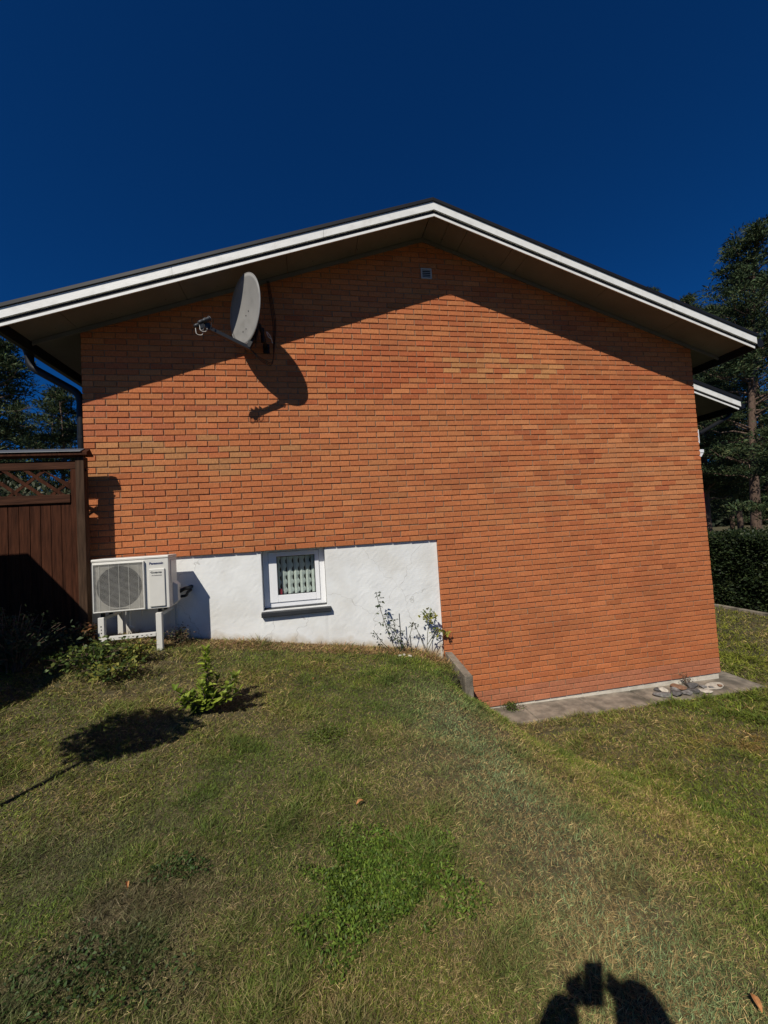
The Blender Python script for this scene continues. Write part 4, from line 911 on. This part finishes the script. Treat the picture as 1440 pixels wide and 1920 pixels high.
# fallen leaves
FL=[(2.79,-2.96,.022,0.4,'curled tan fallen leaf in the middle of the lawn'),(4.0,-4.04,.026,1.2,'orange fallen leaf in the grass near the right edge'),(1.77,-3.31,.016,2.0,'small brown fallen leaf in the left lawn'),(2.55,-1.2,.014,.8,'pale fallen leaf in the grass below the window')]
for i,(x,y,sz,a,lab) in enumerate(FL):
    s=MB(); z=float(groundz(x,y))+.026; ca,sa=math.cos(a),math.sin(a); pr_=None
    for k in range(7):
        t=k/6; w_=sz*.42*math.sin(math.pi*min(.97,t*.92+.08)); cx_=x+ca*(t-.5)*sz*2; cy_=y+sa*(t-.5)*sz*2; zz_=z+.012*math.sin(t*3)+.002
        row=[(cx_-sa*w_,cy_+ca*w_,zz_+.008),(cx_,cy_,zz_),(cx_+sa*w_,cy_-ca*w_,zz_+.006)]
        if pr_: s.quad(pr_[0],pr_[1],row[1],row[0]); s.quad(pr_[1],pr_[2],row[2],row[1])
        pr_=row
    tag(s.build('fallen_leaf',mat('dry_leaf%d'%0,(.48,.22,.08),.8,.3,40) if 'dry_leaf0' not in bpy.data.materials else bpy.data.materials['dry_leaf0'],smooth=True),lab,'leaf','fallen leaves on the lawn')

# ------------------------------------------------------------------ tree, and an added shed, left of the frame that shade the lawn and the fence
tr=empty('ornamental_tree',(.47,-3.33,T(.47,-3.33)),'small round topped ornamental tree on a thin stem beside the lawn','tree')
base=V(tr.location); s=MB(); s.tube([base,base+V((.01,0,.6)),base+V((0,.01,1.35))],[.024,.02,.017],8); s.build('trunk',M['bark'],tr,smooth=True)
bushcloud('crown',(base.x,base.y,base.z+1.57),(.36,.30,.20),2600,[(.04,.07,.02),(.05,.09,.025)],(.05,.03),None,None,tr,seed=61,hollow=.1)
sh=empty('shadow_shed',(-2,-2.4,1.5),'brown shed shape added out of view left of the lawn to shade the fence','shed')  # guessed unseen shed, placed and shaped so its shadow falls on the fence
s=MB(); zg=1.3
prof=[(-3.1,zg),(-.72,zg),(-.72,3.40),(-1.29,4.07),(-2.5,4.07),(-3.1,3.40)]
poly(s,prof,-3.2,-1.5); s.build('body',M['wood'],sh)
s=MB(); s.box(-2.4,-1.6,-3.23,-3.203,1.6,3.3); s.build('door',M['wood2'],sh,bevel=.004)
s=MB(); 
for a,b in (((-.68,3.36),(-1.27,4.09)),((-1.27,4.09),(-2.52,4.09)),((-2.52,4.09),(-3.14,3.36))): s.bar((a[0],-3.25,a[1]),(a[0],-3.25,a[1]+.001),.01,.01); s.quad((a[0],-3.25,a[1]+.02),(b[0],-3.25,b[1]+.02),(b[0],-1.49,b[1]+.02),(a[0],-1.49,a[1]+.02))
s.build('roof',M['rooftop'],sh)

# ------------------------------------------------------------------ the person taking the photograph (stands right behind the camera; casts the shadow in the grass)
PF=V((FW.x,FW.y,0)).normalized(); PR=V((PF.y,-PF.x,0))
PO=V((CAM.x,CAM.y,0))-PF*.28+PR*.05; gz_=T(PO.x,PO.y)
def pp(r,f,z): return PO+PR*r+PF*f+V((0,0,z))
eye=CAM.z-.03; hc=eye+.0
lensC=CAM-FW*.012
phone_c=lensC-UP*.004-FW*.008
PH=empty('phone',tuple(phone_c),'dark smartphone held up in both hands','phone')
s=MB(); c=phone_c
pth=[(sx*.036,sz*.078) for sx,sz in ((-1,-1),(1,-1),(1,1),(-1,1))]
s.hexa([c+RT*a+UP*b-FW*.009 for a,b in pth]+[c+RT*a+UP*b-FW*.001 for a,b in pth]); s.build('body',M['black'],PH,bevel=.003)
s=MB(); s.hexa([c+RT*a*.94+UP*b*.96-FW*.0102 for a,b in pth]+[c+RT*a*.94+UP*b*.96-FW*.0095 for a,b in pth]); s.build('screen',M['darkgrey'],PH)
def skin(name,pts,edges,rad,mt,parent,sub=2,root=0):
    me=bpy.data.meshes.new(name); me.from_pydata([tuple(p) for p in pts],edges,[]); me.materials.append(mt)
    o=link(name,me,parent); md=o.modifiers.new('skin','SKIN'); md.use_smooth_shade=True
    for i,r in enumerate(rad):
        d=me.skin_vertices[0].data[i]; d.radius=r if hasattr(r,'__len__') else (r,r); d.use_root=(i==root)
    sb_=o.modifiers.new('sub','SUBSURF'); sb_.levels=sub; sb_.render_levels=sub; return o
HU=empty('person',(PO.x,PO.y,gz_),'person in dark jacket and jeans standing on the lawn holding up a phone','person')
sk=mat('skin',(.45,.27,.19),.5,.05); jk=mat('dark_jacket',(.03,.035,.05),.85,.2,40); jn=mat('jeans',(.04,.06,.11),.85,.2,40); hr=mat('hair',(.05,.03,.02),.7,.3,60); sh_=mat('shoe',(.03,.03,.03),.6,.1)
H0=eye-gz_; g0=gz_
wl=phone_c-RT*.085-UP*.03-FW*.02; wr_=phone_c+RT*.085-UP*.03-FW*.02
hip=pp(0,-.02,g0+.86); ch=pp(0,0,g0+1.18); nk=pp(0,.0,g0+1.36); hd0=pp(.03,.06,g0+1.47)
sL,sR=pp(-.18,0,g0+1.34),pp(.20,0,g0+1.36); eL,eR=pp(-.24,.25,g0+1.27),pp(.30,.17,g0+1.27)
kL,kR=pp(-.11,.02,g0+.46),pp(.12,.02,g0+.46); aL,aR=pp(-.12,-.03,g0+.09),pp(.13,-.03,g0+.09); tL,tR=pp(-.13,.13,g0+.035),pp(.15,.13,g0+.035)
hl,hr2=pp(-.09,-.02,g0+.84),pp(.09,-.02,g0+.84)
pts=[hip,ch,nk,hd0,sL,eL,wl,sR,eR,wr_,hl,kL,aL,tL,hr2,kR,aR,tR]
ed=[(0,1),(1,2),(2,3),(1,4),(4,5),(5,6),(1,7),(7,8),(8,9),(0,10),(10,11),(11,12),(12,13),(0,14),(14,15),(15,16),(16,17)]
skin('body',pts,ed,[(.14,.10),(.15,.10),.055,.05,.055,.044,.034,.055,.044,.034,.085,.055,.04,.03,.085,.055,.04,.03],sk,HU)
skin('jacket',[hip+V((0,0,.02)),ch,nk-V((0,0,.02)),sL,eL,wl+(eL-wl)*.02,sR,eR,wr_+(eR-wr_)*.02],[(0,1),(1,2),(1,3),(3,4),(4,5),(1,6),(6,7),(7,8)],[(.165,.125),(.175,.125),.075,.075,.060,.052,.075,.060,.052],jk,HU)
skin('jeans',[hip,hl,kL,aL+V((0,0,.02)),hr2,kR,aR+V((0,0,.02))],[(0,1),(1,2),(2,3),(0,4),(4,5),(5,6)],[(.15,.115),.10,.07,.055,.10,.07,.055],jn,HU)
for a,t in ((aL,tL),(aR,tR)): skin('shoe',[a-PF*.05-V((0,0,.04)),a+PF*.05-V((0,0,.035)),t+PF*.02],[(0,1),(1,2)],[.045,.045,.035],sh_,HU)
# head with features, looking at the phone
def ell(mb,c,rx,ry,rz,n=20,m=14,fn=None):
    b=len(mb.v)
    for i in range(m+1):
        th=math.pi*i/m
        for k in range(n):
            a=2*math.pi*k/n; x,y,z=math.sin(th)*math.cos(a),math.sin(th)*math.sin(a),math.cos(th)
            q=1 if fn is None else fn(x,y,z); mb.v.append(tuple(c+PR*(x*rx*q)+PF*(y*ry*q)+V((0,0,z*rz*q))))
    for i in range(m):
        for k in range(n): mb.f.append((b+i*n+k,b+(i+1)*n+k,b+(i+1)*n+(k+1)%n,b+i*n+(k+1)%n)); mb.c.append(None)
HC=pp(.03,.105,g0+1.555)
s=MB(); ell(s,HC,.076,.095,.118,24,18,lambda x,y,z:1-.10*max(0,-z)*(1-max(0,y))+.04*max(0,y)*(1 if abs(z+.55)<.2 else 0)); s.build('head',sk,HU,smooth=True)
s=MB(); ell(s,HC+PF*.098-V((0,0,.012)),.014,.02,.026,10,8); s.build('nose',sk,HU,smooth=True)
for q in (-1,1):
    s=MB(); ell(s,HC+PR*(q*.031)+PF*.085+V((0,0,.015)),.012,.010,.008,10,8); s.build('eye',M['pvc'],HU,smooth=True)
    s=MB(); ell(s,HC+PR*(q*.078)-V((0,0,.005)),.010,.020,.032,10,8); s.build('ear',sk,HU,smooth=True)
s=MB(); ell(s,HC+PF*.088-V((0,0,.055)),.024,.008,.007,10,8); s.build('mouth',mat('lips',(.35,.12,.10),.5,.05),HU,smooth=True)
s=MB(); ell(s,HC-PF*.018+V((0,0,.028)),.086,.098,.108,24,16,lambda x,y,z:1 if not(y>.35 and z<.45) else .86); s.build('hair',hr,HU,smooth=True)
# hands: palm plus four fingers and a thumb gripping the phone edges
for q,wst in ((-1,wl),(1,wr_)):
    pc=phone_c+RT*(q*.064)+UP*.012-FW*.022
    P0=[wst,pc-UP*.02,pc+UP*.012]; E0=[(0,1),(1,2)]; R_0=[.034,(.022,.034),(.018,.032)]
    for j in range(4):
        o0=pc+UP*(.028-.019*j); ln=(.92,1,.95,.78)[j]; i0=len(P0)
        P0+=[o0+RT*(-q*.004),o0+RT*(-q*.012*ln)+FW*.013,o0+RT*(-q*.026*ln)+FW*.0155]; E0+=[(2 if j<2 else 1,i0),(i0,i0+1),(i0+1,i0+2)]; R_0+=[.009,.0078,.0065]
    i0=len(P0); P0+=[pc-UP*.028-FW*.012,pc-UP*.010+RT*(-q*.020)-FW*.010,pc+UP*.008+RT*(-q*.038)-FW*.006]; E0+=[(1,i0),(i0,i0+1),(i0+1,i0+2)]; R_0+=[.012,.010,.008]
    skin('hand',P0,E0,R_0,sk,HU,sub=1)
